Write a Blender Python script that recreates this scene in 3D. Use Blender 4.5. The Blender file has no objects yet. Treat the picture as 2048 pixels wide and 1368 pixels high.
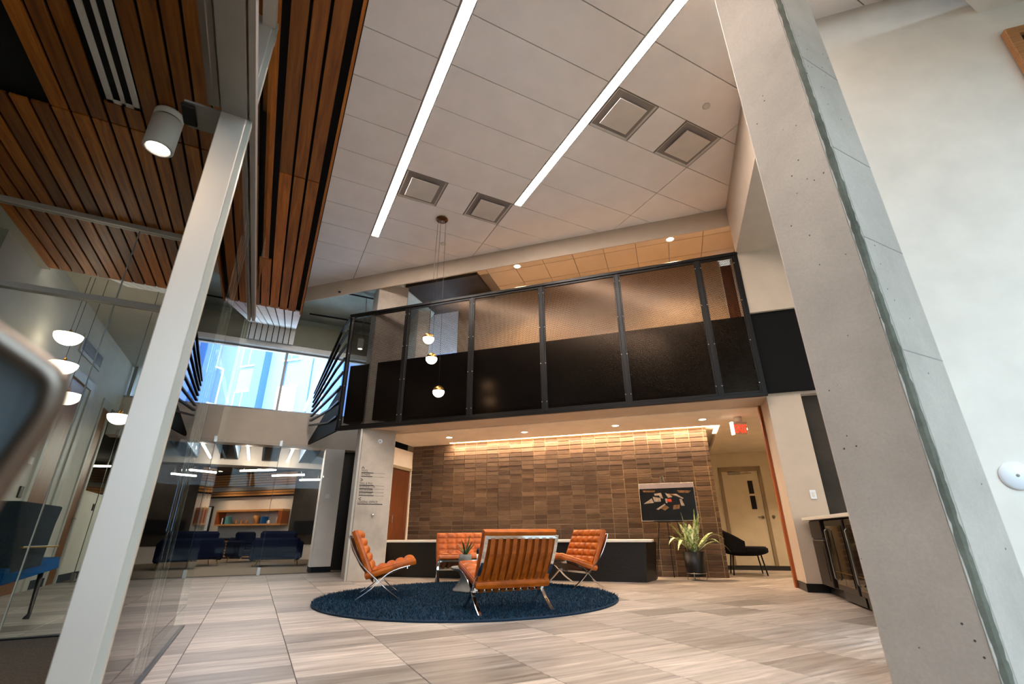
import bpy, bmesh, math, random
import numpy as np
from mathutils import Vector, Matrix
R = math.radians
random.seed(7)
C = bpy.context.scene.collection
S = math.sqrt(.5)
# ------------------------------------------------------------------ camera, world, lights, exposure
sc = bpy.context.scene
cam_d = bpy.data.cameras.new('camera'); cam = bpy.data.objects.new('camera', cam_d); C.objects.link(cam)
cam_d.sensor_fit = 'HORIZONTAL'; cam_d.sensor_width = 36.0
cam_d.lens = 940.13 / 2048 * 36.0
cam_d.clip_start = 0.02; cam_d.clip_end = 300
_p, _r, _y = R(22.228), R(-.3674), R(27.04)
_cp, _sp, _cr, _sr = math.cos(_p), math.sin(_p), math.cos(_r), math.sin(_r)
_M = Matrix(((_cr, _sr, 0), (-_sr, _cr, 0), (0, 0, 1))) @ Matrix(((1, 0, 0), (0, -_sp, _cp), (0, _cp, _sp))) @ \
     Matrix(((math.cos(_y), -math.sin(_y), 0), (math.sin(_y), math.cos(_y), 0), (0, 0, 1)))
right, up, fwd = _M[0], _M[1], _M[2]
CAMH = 0.707
cam.matrix_world = Matrix(((right[0], up[0], -fwd[0], 0), (right[1], up[1], -fwd[1], 0), (right[2], up[2], -fwd[2], CAMH), (0, 0, 0, 1)))
cam_d.dof.use_dof = True; cam_d.dof.focus_distance = 6.5; cam_d.dof.aperture_fstop = 2.2
sc.camera = cam
sc.view_settings.view_transform = 'Standard'; sc.view_settings.look = 'None'
sc.view_settings.gamma = 1.0; sc.view_settings.use_curve_mapping = False
sc.view_settings.exposure = 0.66
world = bpy.data.worlds.new('sky'); sc.world = world; world.use_nodes = True
_bg = world.node_tree.nodes['Background']; _bg.inputs[0].default_value = (.66, .84, 1, 1); _bg.inputs[1].default_value = 7.2
sc.cycles.max_bounces = 8; sc.cycles.diffuse_bounces = 4; sc.cycles.glossy_bounces = 4
sc.cycles.transmission_bounces = 6; sc.cycles.transparent_max_bounces = 16
sc.cycles.caustics_reflective = False; sc.cycles.caustics_refractive = False
sc.cycles.use_denoising = True
sc.cycles.sample_clamp_indirect = 12.0

def area(name, loc, target, sx, sy, power, col, spread=180):
    l = bpy.data.lights.new(name, 'AREA'); l.shape = 'RECTANGLE'; l.size = sx; l.size_y = sy
    l.energy = power; l.color = col; l.spread = R(spread)
    o = bpy.data.objects.new(name, l); C.objects.link(o); o.location = loc
    d = Vector(target) - Vector(loc); o.rotation_euler = d.to_track_quat('-Z', 'Y').to_euler()
    return o
# daylight through the entrance glazing behind the camera
_s = bpy.data.lights.new('sun', 'SUN'); _s.energy = 8.0; _s.color = (1, .95, .88); _s.angle = R(.6)
_so = bpy.data.objects.new('sun', _s); C.objects.link(_so); _so.rotation_euler = Vector((.25, .52, -.82)).to_track_quat('-Z', 'Y').to_euler()
# sampling portals in the real window openings (they give off no light of their own)
def portal(name, loc, target, sx, sy):
    o = area(name, loc, target, sx, sy, 1, (1, 1, 1)); o.data.cycles.is_portal = True
portal('entrance_portal', (3.5, -4.15, 2.45), (3.5, 0, 2.45), 10, 4.9)
portal('clerestory_portal', (-.2, 11.72, 4.0), (-.2, 5, 4.0), 5.1, 1.38)
portal('corridor_portal', (-2.97, 12.36, 2.2), (0, 12.36, 2.2), 2.5, 1.5)

def pt(name, loc, power, col, r=.04, spot=None, blend=.6, target=None):
    l = bpy.data.lights.new(name, 'SPOT' if spot else 'POINT'); l.energy = power; l.color = col; l.shadow_soft_size = r
    if spot: l.spot_size = R(spot); l.spot_blend = blend
    o = bpy.data.objects.new(name, l); C.objects.link(o); o.location = loc
    if target: o.rotation_euler = (Vector(target) - Vector(loc)).to_track_quat('-Z', 'Y').to_euler()
    return o
WARM = (1, .62, .30); WARM2 = (1, .74, .50)

# ------------------------------------------------------------------ helpers
def lin(h):
    h = h.lstrip('#'); v = [int(h[i:i+2], 16) / 255 for i in (0, 2, 4)]
    return tuple((x / 12.92 if x <= .04045 else ((x + .055) / 1.055) ** 2.4) for x in v) + (1,)

class NT:
    def __init__(s, name):
        s.m = bpy.data.materials.new(name); s.m.use_nodes = True; s.t = s.m.node_tree; s.n = s.t.nodes; s.b = s.n['Principled BSDF']; s.out = s.n['Material Output']
    def new(s, ty, **k):
        x = s.n.new(ty)
        for a, v in k.items(): setattr(x, a, v)
        return x
    def link(s, a, b): s.t.links.new(a, b)
    def math(s, op, a, b=None, c=None):
        x = s.n.new('ShaderNodeMath'); x.operation = op
        for i, v in enumerate((a, b, c)):
            if v is None: continue
            if isinstance(v, (int, float)): x.inputs[i].default_value = v
            else: s.link(v, x.inputs[i])
        return x.outputs[0]
    def coord(s, kind='Object'):
        return s.n.new('ShaderNodeTexCoord').outputs[kind]
    def mapping(s, vec, scale=(1, 1, 1), rot=(0, 0, 0), loc=(0, 0, 0)):
        m = s.n.new('ShaderNodeMapping'); m.inputs['Scale'].default_value = scale; m.inputs['Rotation'].default_value = rot; m.inputs['Location'].default_value = loc
        s.link(vec, m.inputs['Vector']); return m.outputs[0]
    def noise(s, vec, scale, detail=4, rough=.55, dist=0):
        x = s.n.new('ShaderNodeTexNoise'); x.inputs['Scale'].default_value = scale; x.inputs['Detail'].default_value = detail
        x.inputs['Roughness'].default_value = rough; x.inputs['Distortion'].default_value = dist
        if vec is not None: s.link(vec, x.inputs['Vector'])
        return x.outputs['Fac']
    def ramp(s, fac, stops):
        x = s.n.new('ShaderNodeValToRGB'); e = x.color_ramp.elements
        while len(e) < len(stops): e.new(.5)
        for i, (p, c) in enumerate(stops):
            e[i].position = p; e[i].color = c
        s.link(fac, x.inputs[0]); return x.outputs[0]
    def mix(s, f, a, b, mode='MIX'):
        x = s.n.new('ShaderNodeMix'); x.data_type = 'RGBA'; x.blend_type = mode
        for i, v in ((0, f), (6, a), (7, b)):
            if isinstance(v, (int, float)): x.inputs[i].default_value = v
            elif isinstance(v, tuple): x.inputs[i].default_value = v
            else: s.link(v, x.inputs[i])
        return x.outputs[2]
    def bump(s, h, strength=.3, dist=.01):
        x = s.n.new('ShaderNodeBump'); x.inputs['Strength'].default_value = strength; x.inputs['Distance'].default_value = dist
        s.link(h, x.inputs['Height']); s.link(x.outputs[0], s.b.inputs['Normal'])
    def set(s, col=None, rough=None, metal=None, spec=None):
        if col is not None:
            if isinstance(col, tuple): s.b.inputs['Base Color'].default_value = col
            else: s.link(col, s.b.inputs['Base Color'])
        if rough is not None:
            if isinstance(rough, (int, float)): s.b.inputs['Roughness'].default_value = rough
            else: s.link(rough, s.b.inputs['Roughness'])
        if metal is not None: s.b.inputs['Metallic'].default_value = metal
        if spec is not None: s.b.inputs['Specular IOR Level'].default_value = spec
        return s.m

def paint(name, h, rough=.6, var=.06, scale=3, bump=.12, bscale=220, spec=.4, metal=0):
    t = NT(name); c = lin(h); co = t.coord(); n = t.noise(co, scale, 3)
    d = tuple(x * (1 - var) for x in c[:3]) + (1,); e = tuple(min(1, x * (1 + var)) for x in c[:3]) + (1,)
    t.set(t.ramp(n, [(.3, d), (.7, e)]), rough, metal, spec)
    if bump: t.bump(t.noise(co, bscale, 2), bump, .002)
    return t.m

def emit(name, h, strength):
    t = NT(name); t.b.inputs['Base Color'].default_value = lin(h); t.b.inputs['Emission Color'].default_value = lin(h)
    t.b.inputs['Emission Strength'].default_value = strength; t.b.inputs['Roughness'].default_value = .4
    return t.m

def wood(name, a, b, c, axis=1, rough=.42, scale=1.0, rnd=True):
    t = NT(name); co = t.coord()
    sc_ = [14 * scale] * 3; sc_[axis] = .8 * scale
    oi = t.n.new('ShaderNodeObjectInfo').outputs['Random']
    cmb = t.n.new('ShaderNodeCombineXYZ'); r10 = t.math('MULTIPLY', oi, 37.0)
    for i in range(3): t.link(r10, cmb.inputs[i])
    v = t.n.new('ShaderNodeVectorMath'); v.operation = 'ADD'; t.link(co, v.inputs[0]); t.link(cmb.outputs[0], v.inputs[1])
    m = t.mapping(v.outputs[0], tuple(sc_)); n = t.noise(m, 2.2, 6, .62, .6)
    col = t.ramp(n, [(.25, lin(a)), (.5, lin(b)), (.78, lin(c))])
    if rnd:
        k = t.math('MULTIPLY_ADD', oi, .75, .55)
        hs = t.n.new('ShaderNodeHueSaturation'); t.link(k, hs.inputs['Value']); t.link(col, hs.inputs['Color']); col = hs.outputs[0]
    t.set(col, rough); t.bump(n, .15, .002)
    return t.m

def concrete(name, a, b, dots=True, scale=1.0):
    t = NT(name); co = t.coord(); n1 = t.noise(co, 1.3 * scale, 8, .62); n2 = t.noise(co, 60 * scale, 4, .7)
    col = t.ramp(n1, [(.3, lin(a)), (.7, lin(b))])
    col = t.mix(t.math('MULTIPLY', n2, .5), col, tuple(x * .62 for x in lin(a)[:3]) + (1,))
    h = t.math('MULTIPLY_ADD', n2, .25, t.math('MULTIPLY', n1, .4))
    if dots:
        v = t.n.new('ShaderNodeTexVoronoi'); v.inputs['Scale'].default_value = 16 * scale; t.link(co, v.inputs['Vector'])
        g = t.math('MULTIPLY', t.math('LESS_THAN', v.outputs['Distance'], .085), t.math('GREATER_THAN', t.noise(co, 5, 2), .56))
        col = t.mix(g, col, (.035, .035, .03, 1)); h = t.math('SUBTRACT', h, g)
    t.set(col, .78, 0, .3); t.bump(h, .5, .006); return t.m

def metal(name, h, rough=.25, bump=0):
    t = NT(name); t.set(lin(h), rough, 1.0)
    if bump: t.bump(t.noise(t.mapping(t.coord(), (2, 2, 200)), 3), bump, .001)
    return t.m

def glass(name, tint, ior=1.45, rough=0.0):
    t = NT(name); t.n.remove(t.b)
    tr = t.new('ShaderNodeBsdfTransparent'); tr.inputs[0].default_value = tint
    gl = t.new('ShaderNodeBsdfGlossy'); gl.inputs['Roughness'].default_value = rough; gl.inputs[0].default_value = (1, 1, 1, 1)
    fr = t.new('ShaderNodeFresnel'); fr.inputs[0].default_value = ior
    mx = t.new('ShaderNodeMixShader'); t.link(fr.outputs[0], mx.inputs[0]); t.link(tr.outputs[0], mx.inputs[1]); t.link(gl.outputs[0], mx.inputs[2])
    t.link(mx.outputs[0], t.out.inputs[0]); return t.m

class MB:
    def __init__(s, xf=None): s.v = []; s.f = []; s.mi = []; s.sm = []; s.xf = xf; s.cur = 0
    def add(s, vs, fs, smooth=False):
        o = len(s.v)
        s.v += [tuple(s.xf @ Vector(v)) if s.xf is not None else tuple(v) for v in vs]
        for f in fs: s.f.append(tuple(o + i for i in f)); s.mi.append(s.cur); s.sm.append(smooth)
        return s
    def box(s, x0, x1, y0, y1, z0, z1, T=None):
        vs = [(x, y, z) for z in (z0, z1) for y in (y0, y1) for x in (x0, x1)]
        if T is not None: vs = [tuple(T @ Vector(v)) for v in vs]
        return s.add(vs, [(0, 2, 3, 1), (4, 5, 7, 6), (0, 1, 5, 4), (2, 6, 7, 3), (0, 4, 6, 2), (1, 3, 7, 5)])
    def cbox(s, x0, x1, y0, y1, z0, z1, c=.004, T=None):
        b = bmesh.new(); bmesh.ops.create_cube(b, size=1)
        for v in b.verts: v.co = Vector(((x0 + x1) / 2 + v.co.x * (x1 - x0), (y0 + y1) / 2 + v.co.y * (y1 - y0), (z0 + z1) / 2 + v.co.z * (z1 - z0)))
        bmesh.ops.bevel(b, geom=list(b.edges), offset=c, segments=1, affect='EDGES')
        return s.bm(b, T)
    def bm(s, b, T=None, smooth=False):
        b.verts.ensure_lookup_table(); vs = [v.co.copy() for v in b.verts]
        if T is not None: vs = [T @ v for v in vs]
        fs = [tuple(v.index for v in f.verts) for f in b.faces]; b.free(); return s.add(vs, fs, smooth)
    def prism(s, poly, z0, z1):
        n = len(poly); vs = [(p[0], p[1], z0) for p in poly] + [(p[0], p[1], z1) for p in poly]
        return s.add(vs, [tuple(range(n - 1, -1, -1)), tuple(range(n, 2 * n))] + [(i, (i + 1) % n, n + (i + 1) % n, n + i) for i in range(n)])
    def tube(s, pts, r, n=8, smooth=True, r2=None, cap=True):
        pts = [Vector(p) for p in pts]; m = len(pts); vs = []
        ref = None
        for i, p in enumerate(pts):
            d = (pts[min(i + 1, m - 1)] - pts[max(i - 1, 0)]).normalized()
            if ref is None: ref = Vector((0, 0, 1)) if abs(d.z) < .9 else Vector((1, 0, 0))
            a = d.cross(ref).normalized(); b = a.cross(d); ref = b
            rr = r[i] if isinstance(r, (list, tuple)) else (r if r2 is None else r + (r2 - r) * i / (m - 1))
            for k in range(n):
                t = 2 * math.pi * k / n; vs.append(p + a * math.cos(t) * rr + b * math.sin(t) * rr)
        fs = [(i * n + k, i * n + (k + 1) % n, (i + 1) * n + (k + 1) % n, (i + 1) * n + k) for i in range(m - 1) for k in range(n)]
        if cap: fs += [tuple(range(n - 1, -1, -1)), tuple((m - 1) * n + k for k in range(n))]
        return s.add(vs, fs, smooth)
    def bar(s, pts, w, t, side):
        """flat bar of width w (along side) and thickness t swept through pts"""
        pts = [Vector(p) for p in pts]; m = len(pts); vs = []; side = Vector(side).normalized()
        for i, p in enumerate(pts):
            d = (pts[min(i + 1, m - 1)] - pts[max(i - 1, 0)]).normalized(); nn = d.cross(side).normalized()
            for a, b in ((-1, -1), (1, -1), (1, 1), (-1, 1)): vs.append(p + side * a * w / 2 + nn * b * t / 2)
        fs = [(i * 4 + k, i * 4 + (k + 1) % 4, (i + 1) * 4 + (k + 1) % 4, (i + 1) * 4 + k) for i in range(m - 1) for k in range(4)]
        return s.add(vs, fs + [(3, 2, 1, 0), tuple((m - 1) * 4 + k for k in range(4))])
    def lathe(s, prof, n=24, c=(0, 0, 0), smooth=True, T=None):
        vs = []; m = len(prof)
        for r, z in prof:
            for k in range(n):
                t = 2 * math.pi * k / n; v = Vector((r * math.cos(t) + c[0], r * math.sin(t) + c[1], z + c[2])); vs.append(T @ v if T is not None else v)
        fs = [(i * n + k, i * n + (k + 1) % n, (i + 1) * n + (k + 1) % n, (i + 1) * n + k) for i in range(m - 1) for k in range(n)]
        if prof[0][0] > 1e-6: fs.append(tuple(range(n - 1, -1, -1)))
        if prof[-1][0] > 1e-6: fs.append(tuple((m - 1) * n + k for k in range(n)))
        return s.add(vs, fs, smooth)
    def build(s, name, mats, parent=None, bevel=0, kind=None, label=None):
        me = bpy.data.meshes.new(name); me.from_pydata([tuple(v) for v in s.v], [], s.f)
        if not isinstance(mats, (list, tuple)): mats = [mats]
        for m in mats: me.materials.append(m)
        me.polygons.foreach_set('material_index', s.mi); me.polygons.foreach_set('use_smooth', s.sm); me.update()
        o = bpy.data.objects.new(name, me); C.objects.link(o)
        if parent is not None: o.parent = parent
        if bevel:
            b = o.modifiers.new('bevel', 'BEVEL'); b.width = bevel; b.segments = 2; b.limit_method = 'ANGLE'
        if kind: o['kind'] = kind
        if label: o['label'] = label
        return o

def thing(name, label, cat, loc=(0, 0, 0), rz=0, group=None):
    o = bpy.data.objects.new(name, None); C.objects.link(o); o.empty_display_size = .1
    o.location = loc; o.rotation_euler = (0, 0, rz); o['label'] = label; o['category'] = cat
    if group: o['group'] = group
    return o
def tag(o, label, cat, group=None):
    o['label'] = label; o['category'] = cat
    if group: o['group'] = group
    return o
def struct(name, label, cat, loc=(0, 0, 0), rz=0):
    o = thing(name, label, cat, loc, rz); o['kind'] = 'structure'; return o
KIDS = {}
def copy_tree(o, loc=None, rz=None, label=None, parent=None):
    c = o.copy(); C.objects.link(c)
    if parent is not None: c.parent = parent; 
    if loc is not None: c.location = loc
    if rz is not None: c.rotation_euler = (0, 0, rz)
    if label: c['label'] = label
    for ch in list(o.children): copy_tree(ch, parent=c)
    return c
def setg(mb, name, mat, label, cat, bevel=0, kind='structure', xf=None):
    o = mb.build(name, mat, None, bevel); o['kind'] = kind; o['label'] = label; o['category'] = cat; return o
# railing frame: local x = w (along the balcony, to the right), local y = n (away from the camera)
RW = Matrix.Rotation(R(-45), 4, 'Z')
def P(w, n, z=0): return Vector((w * S + n * S, -w * S + n * S, z))
def WB(): return MB(RW)

def clip(poly, a, b, c):
    """keep a*x+b*y<=c"""
    out = []
    for i in range(len(poly)):
        p, q = poly[i], poly[(i + 1) % len(poly)]; dp = a * p[0] + b * p[1] - c; dq = a * q[0] + b * q[1] - c
        if dp <= 0: out.append(p)
        if (dp < 0 < dq) or (dq < 0 < dp):
            t = dp / (dp - dq); out.append((p[0] + (q[0] - p[0]) * t, p[1] + (q[1] - p[1]) * t))
    return out

# ------------------------------------------------------------------ materials
def floor_mat():
    t = NT('stone_plank_tile'); co = t.new('ShaderNodeNewGeometry').outputs['Position']
    sep = t.new('ShaderNodeSeparateXYZ'); t.link(co, sep.inputs[0])
    ix = t.math('FLOOR', t.math('DIVIDE', t.math('ADD', sep.outputs[0], .283 + 6.08), .608)); iy = t.math('FLOOR', t.math('DIVIDE', t.math('SUBTRACT', sep.outputs[1], 3.535 - 6.4), .32))
    cb = t.new('ShaderNodeCombineXYZ'); t.link(ix, cb.inputs[0]); t.link(iy, cb.inputs[1])
    wn = t.new('ShaderNodeTexWhiteNoise'); t.link(cb.outputs[0], wn.inputs['Vector'])
    sx = t.math('MULTIPLY_ADD', wn.outputs['Value'], 31, t.math('MULTIPLY', sep.outputs[0], .9)); sy = t.math('MULTIPLY_ADD', wn.outputs['Value'], 17, t.math('MULTIPLY', sep.outputs[1], 11))
    cc = t.new('ShaderNodeCombineXYZ'); t.link(sx, cc.inputs[0]); t.link(sy, cc.inputs[1])
    n = t.noise(cc.outputs[0], 1.6, 7, .6, .9)
    col = t.ramp(n, [(.26, lin('#5f574f')), (.40, lin('#8b8177')), (.56, lin('#aca298')), (.72, lin('#cfc5b9'))])
    k = t.math('MULTIPLY_ADD', t.math('POWER', wn.outputs['Value'], .6), .62, .45)
    hs = t.new('ShaderNodeHueSaturation'); t.link(k, hs.inputs['Value']); t.link(col, hs.inputs['Color'])
    t.set(hs.outputs[0], t.math('MULTIPLY_ADD', n, .2, .30), 0, .5); t.bump(n, .12, .002); return t.m
def brick_mat():
    t = NT('thin_brick'); geo = t.new('ShaderNodeNewGeometry').outputs['Position']
    m = t.mapping(geo, rot=(0, 0, R(45))); sep = t.new('ShaderNodeSeparateXYZ'); t.link(m, sep.inputs[0])
    ix = t.math('FLOOR', t.math('DIVIDE', t.math('ADD', sep.outputs[0], 5.45), .2553)); iz = t.math('FLOOR', t.math('DIVIDE', sep.outputs[2], .088))
    cb = t.new('ShaderNodeCombineXYZ'); t.link(ix, cb.inputs[0]); t.link(iz, cb.inputs[1])
    wn = t.new('ShaderNodeTexWhiteNoise'); t.link(cb.outputs[0], wn.inputs['Vector'])
    n = t.noise(t.mapping(m, (5, 5, 40)), 2, 6, .7)
    v = t.math('MULTIPLY_ADD', n, .72, t.math('MULTIPLY', wn.outputs['Value'], .28))
    t.set(t.ramp(v, [(.2, lin('#38291e')), (.5, lin('#574333')), (.8, lin('#7b6450'))]), .75, 0, .3)
    t.bump(n, .6, .006); return t.m
def perf_mat():
    t = NT('perforated_bronze'); co = t.coord(); sep = t.new('ShaderNodeSeparateXYZ'); t.link(co, sep.inputs[0])
    p = .022
    def dots(ox, oz):
        u = t.math('SUBTRACT', t.math('FRACT', t.math('ADD', t.math('DIVIDE', sep.outputs[0], p), ox)), .5)
        v = t.math('SUBTRACT', t.math('FRACT', t.math('ADD', t.math('DIVIDE', sep.outputs[2], p * 1.732), oz)), .5)
        v = t.math('MULTIPLY', v, 1.732)
        return t.math('LESS_THAN', t.math('ADD', t.math('MULTIPLY', u, u), t.math('MULTIPLY', v, v)), .36 ** 2)
    h = t.math('MAXIMUM', dots(0, 0), dots(.5, .5))
    t.set(lin('#30271f'), .21, .95)
    tr = t.new('ShaderNodeBsdfTransparent'); mx = t.new('ShaderNodeMixShader')
    t.link(h, mx.inputs[0]); t.link(t.b.outputs[0], mx.inputs[1]); t.link(tr.outputs[0], mx.inputs[2]); t.link(mx.outputs[0], t.out.inputs[0]); return t.m
def carpet(name, a, b, sx=1, sy=1):
    t = NT(name); co = t.mapping(t.coord(), (sx, sy, 1)); n = t.noise(co, 60, 5, .7); t.set(t.ramp(n, [(.35, lin(a)), (.65, lin(b))]), .95, 0, .1); t.bump(n, .8, .01); return t.m
def leather():
    t = NT('tan_leather'); co = t.coord(); n = t.noise(co, 9, 4); n2 = t.noise(co, 160, 3)
    t.set(t.ramp(n, [(.3, lin('#8e3f05')), (.7, lin('#bd5e0c'))]), .42, 0, .35); t.bump(n2, .15, .002); return t.m
def leaf_mat():
    t = NT('variegated_leaf'); co = t.coord('UV'); 
    t2 = t.coord(); n = t.noise(t.mapping(t2, (14, 14, 3)), 3, 4)
    t.set(t.ramp(n, [(.3, lin('#3a5a22')), (.46, lin('#7c9a48')), (.56, lin('#d4dcb4'))]), .4, 0, .5); return t.m
M = dict(
    floor=floor_mat(), brick=brick_mat(), perf=perf_mat(), leather=leather(), leaf=leaf_mat(),
    grout=paint('grout', '#4f4943', .9), mortar=paint('mortar', '#b09878', .9, bump=.4, bscale=90),
    white=paint('warm_white_paint', '#d8d0c6', .7), wall=paint('ivory_wall', '#dcd6cb', .65), beige=paint('beige_paint', '#bfae9b', .7),
    corr=paint('corridor_wall_paint', '#b9b4a8', .7), ctile=paint('ceiling_tile_felt', '#f7f1ed', .9, .03, bump=.35, bscale=500),
    ctile2=paint('tan_ceiling_tile', '#dccbb4', .9, .04, bump=.4, bscale=500),
    tbar=paint('ceiling_grid_grey', '#8d8580', .8), gyp=paint('white_gypsum', '#ecdfce', .75),
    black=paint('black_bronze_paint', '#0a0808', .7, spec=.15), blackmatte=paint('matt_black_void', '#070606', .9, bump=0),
    bronze=paint('dark_bronze_frame', '#0f0c0a', .38, metal=.3), conc=concrete('pillar_concrete', '#aba399', '#cdc5ba'),
    conc2=concrete('pale_column_concrete', '#a0968a', '#cdc1b1', dots=False), concg=concrete('roof_concrete', '#b3bfb6', '#d9e3dc', dots=False),
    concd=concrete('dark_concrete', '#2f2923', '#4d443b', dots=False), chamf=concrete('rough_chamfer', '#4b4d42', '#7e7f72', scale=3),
    wood=wood('cedar_slat', '#70390a', '#a05a14', '#c27a24'), woodd=wood('walnut_door', '#432112', '#5f3319', '#7a4724', axis=2, rnd=False),
    woodt=wood('cherry_trim', '#7c3a16', '#9a4d20', '#b0602c', axis=2, rnd=False), woodf=wood('oak_frame', '#7d4f2a', '#a06c3d', '#b98450', axis=0, rnd=False, scale=2),
    woodl=wood('maple_slat', '#a06a34', '#c58a4c', '#d9a566', axis=0, rnd=False),
    alu=paint('champagne_aluminium', '#bfb7ae', .42, .02, metal=.35, bump=.05), alug=paint('grey_aluminium', '#8f8c86', .4, metal=.5, bump=0),
    frame=paint('pale_metal_frame', '#aaa79c', .5), chrome=metal('polished_chrome', '#e6e6e6', .08), steel=metal('brushed_steel', '#a8a29b', .28, .2),
    brass=metal('aged_brass', '#a8793a', .28), gold=metal('gold_leg', '#c9a05a', .3), blackp=paint('black_plastic', '#0c0c0d', .35),
    glass=glass('clear_glass', (.90, .955, .93, 1), 1.36), glassc=glass('window_glass', (.96, .985, .99, 1), 1.16),
    strip=emit('led_strip', '#fff0e6', 84.0), cove=emit('cove_led', '#ffd9ae', 12.0), can=emit('downlight_lens', '#ffdcb4', 14.0), canw=emit('spot_lens', '#fff6ea', 9.0),
    globe=emit('opal_globe', '#ffe6c8', 9.0), globe2=emit('opal_dome', '#ffe9d4', 3.2), tubew=emit('led_tube', '#fff0e0', 34.0), exit=emit('exit_red', '#ff2a1c', 2.2),
    mosaic=None, quartz=paint('white_quartz', '#e4dccf', .25, bump=0), navy=carpet('navy_upholstery', '#060c1c', '#0d1730'),
    char=carpet('charcoal_upholstery', '#17181c', '#26272c'), carpet=carpet('striped_carpet', '#5d554c', '#8b8074', 6, .5), carpet2=carpet('lounge_carpet', '#6d6154', '#8f8271'),
    blueseat=carpet('blue_upholstery', '#10406f', '#1c5a94'), greyback=carpet('slate_upholstery', '#232a30', '#38424a'),
    pot=concrete('grey_pot', '#7a756d', '#98928a', dots=False, scale=6), table=concrete('terrazzo_pedestal', '#8f8c84', '#b8b4aa', scale=8), potblack=paint('black_pot', '#0b0b0b', .45),
    doorp=paint('cream_door', '#e2d6bd', .5), framep=paint('taupe_frame', '#9d8c70', .45), cab=wood('espresso_cabinet', '#0f0906', '#190f0a', '#24170f', axis=2, rnd=False),
    plast=paint('white_plastic', '#dfe4ea', .35, bump=0), paper=paint('white_paper', '#e8e6e0', .6, bump=0), ink=paint('black_ink', '#17130f', .6, bump=0), inkl=paint('faded_ink', '#6f675c', .6, bump=0),
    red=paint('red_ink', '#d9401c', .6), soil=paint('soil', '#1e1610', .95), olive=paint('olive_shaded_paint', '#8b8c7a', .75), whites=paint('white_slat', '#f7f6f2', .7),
    facade=paint('pale_blue_cladding', '#5f77a3', .6), facadew=paint('white_cladding', '#f0f2f5', .6), winblue=paint('blue_reflective_pane', '#3c5f96', .15), teal=paint('teal_pane', '#5f9aa0', .2), stucco=paint('tan_stucco', '#b5a78d', .9, bump=.6, bscale=60),
)
def mosaic():
    t = NT('black_mosaic'); v = t.new('ShaderNodeTexVoronoi'); v.inputs['Scale'].default_value = 38; v.inputs['Randomness'].default_value = .35; t.link(t.coord(), v.inputs['Vector'])
    t.set(t.ramp(v.outputs['Distance'], [(.2, lin('#0d0a08')), (.6, lin('#060504')), (.75, lin('#2a2219'))]), .4, 0, .5); t.bump(v.outputs['Distance'], .6, .004); return t.m
M['mosaic'] = mosaic()
EOF_MARK = 0
# ------------------------------------------------------------------ floor
fl = MB().box(-9, 13, -4, 26, -.12, -.006)
fl = setg(fl, 'floor', M['grout'], 'grey-beige stone plank tile floor of the lobby', 'floor')
TX, TY, OX, OY = .608, .32, -.283, 3.535
cells = []
for i in range(-6, 20):
    for j in range(-18, 30):
        x0, y0 = OX + TX * i, OY + TY * j
        if y0 > 11.2 or x0 > 12.5: continue
        if x0 < -.45 and y0 < 5.28 and x0 + TX < -.2: continue
        cells.append((i, j, x0, y0))
def inview(p):
    d = Vector(p) - Vector((0, 0, CAMH)); z = d.dot(fwd)
    if z < .1: return False
    x = 1024 + 940 * d.dot(right) / z; y = 684 - 940 * d.dot(up) / z
    return -40 < x < 2088 and y < 1400
vis = [c for c in cells if inview((c[2] + TX / 2, c[3] + TY / 2, 0)) and not (c[2] > 3.4 and c[3] < 1.6)]
vis.sort(key=lambda c: (c[2] + .3) ** 2 + (c[3] + .15) ** 2)
part = set((c[0], c[1]) for c in vis[:300])
tile_me = MB().cbox(.0022, TX - .0022, .0018, TY - .0018, -.012, 0, .0015).build('floor_tile', M['floor'], fl)
first = True
rest = MB()
for (i, j, x0, y0) in cells:
    if (i, j) in part:
        o = tile_me if first else tile_me.copy()
        if not first: C.objects.link(o)
        first = False
        o.location = (x0, y0, 0)
    else: rest.box(x0 + .0022, x0 + TX - .0022, y0 + .0015, y0 + TY - .0015, -.012, 0)
for j in range(-18, 6):
    y0 = OY + TY * j
    if y0 < 5.28: rest.box(-.40, OX - .0015, y0 + .0015, y0 + TY - .0015, -.012, 0)
rest.build('floor_tiles_beyond', M['floor'], fl, kind='stuff')
setg(MB().box(-9, 12, 11.52, 26, -.006, .001), 'floor', M['carpet2'], 'brown carpet floor of the lounge behind the glass doors', 'floor')
setg(MB().box(-6, -.42, -4, 5.28, -.006, .003), 'floor', M['carpet'], 'striped taupe carpet inside the glazed office', 'floor')
setg(WB().box(.9, 3, 11.55, 13.0, .0005, .006), 'floor', M['char'], 'dark entry carpet in front of the cream door', 'floor')

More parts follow.
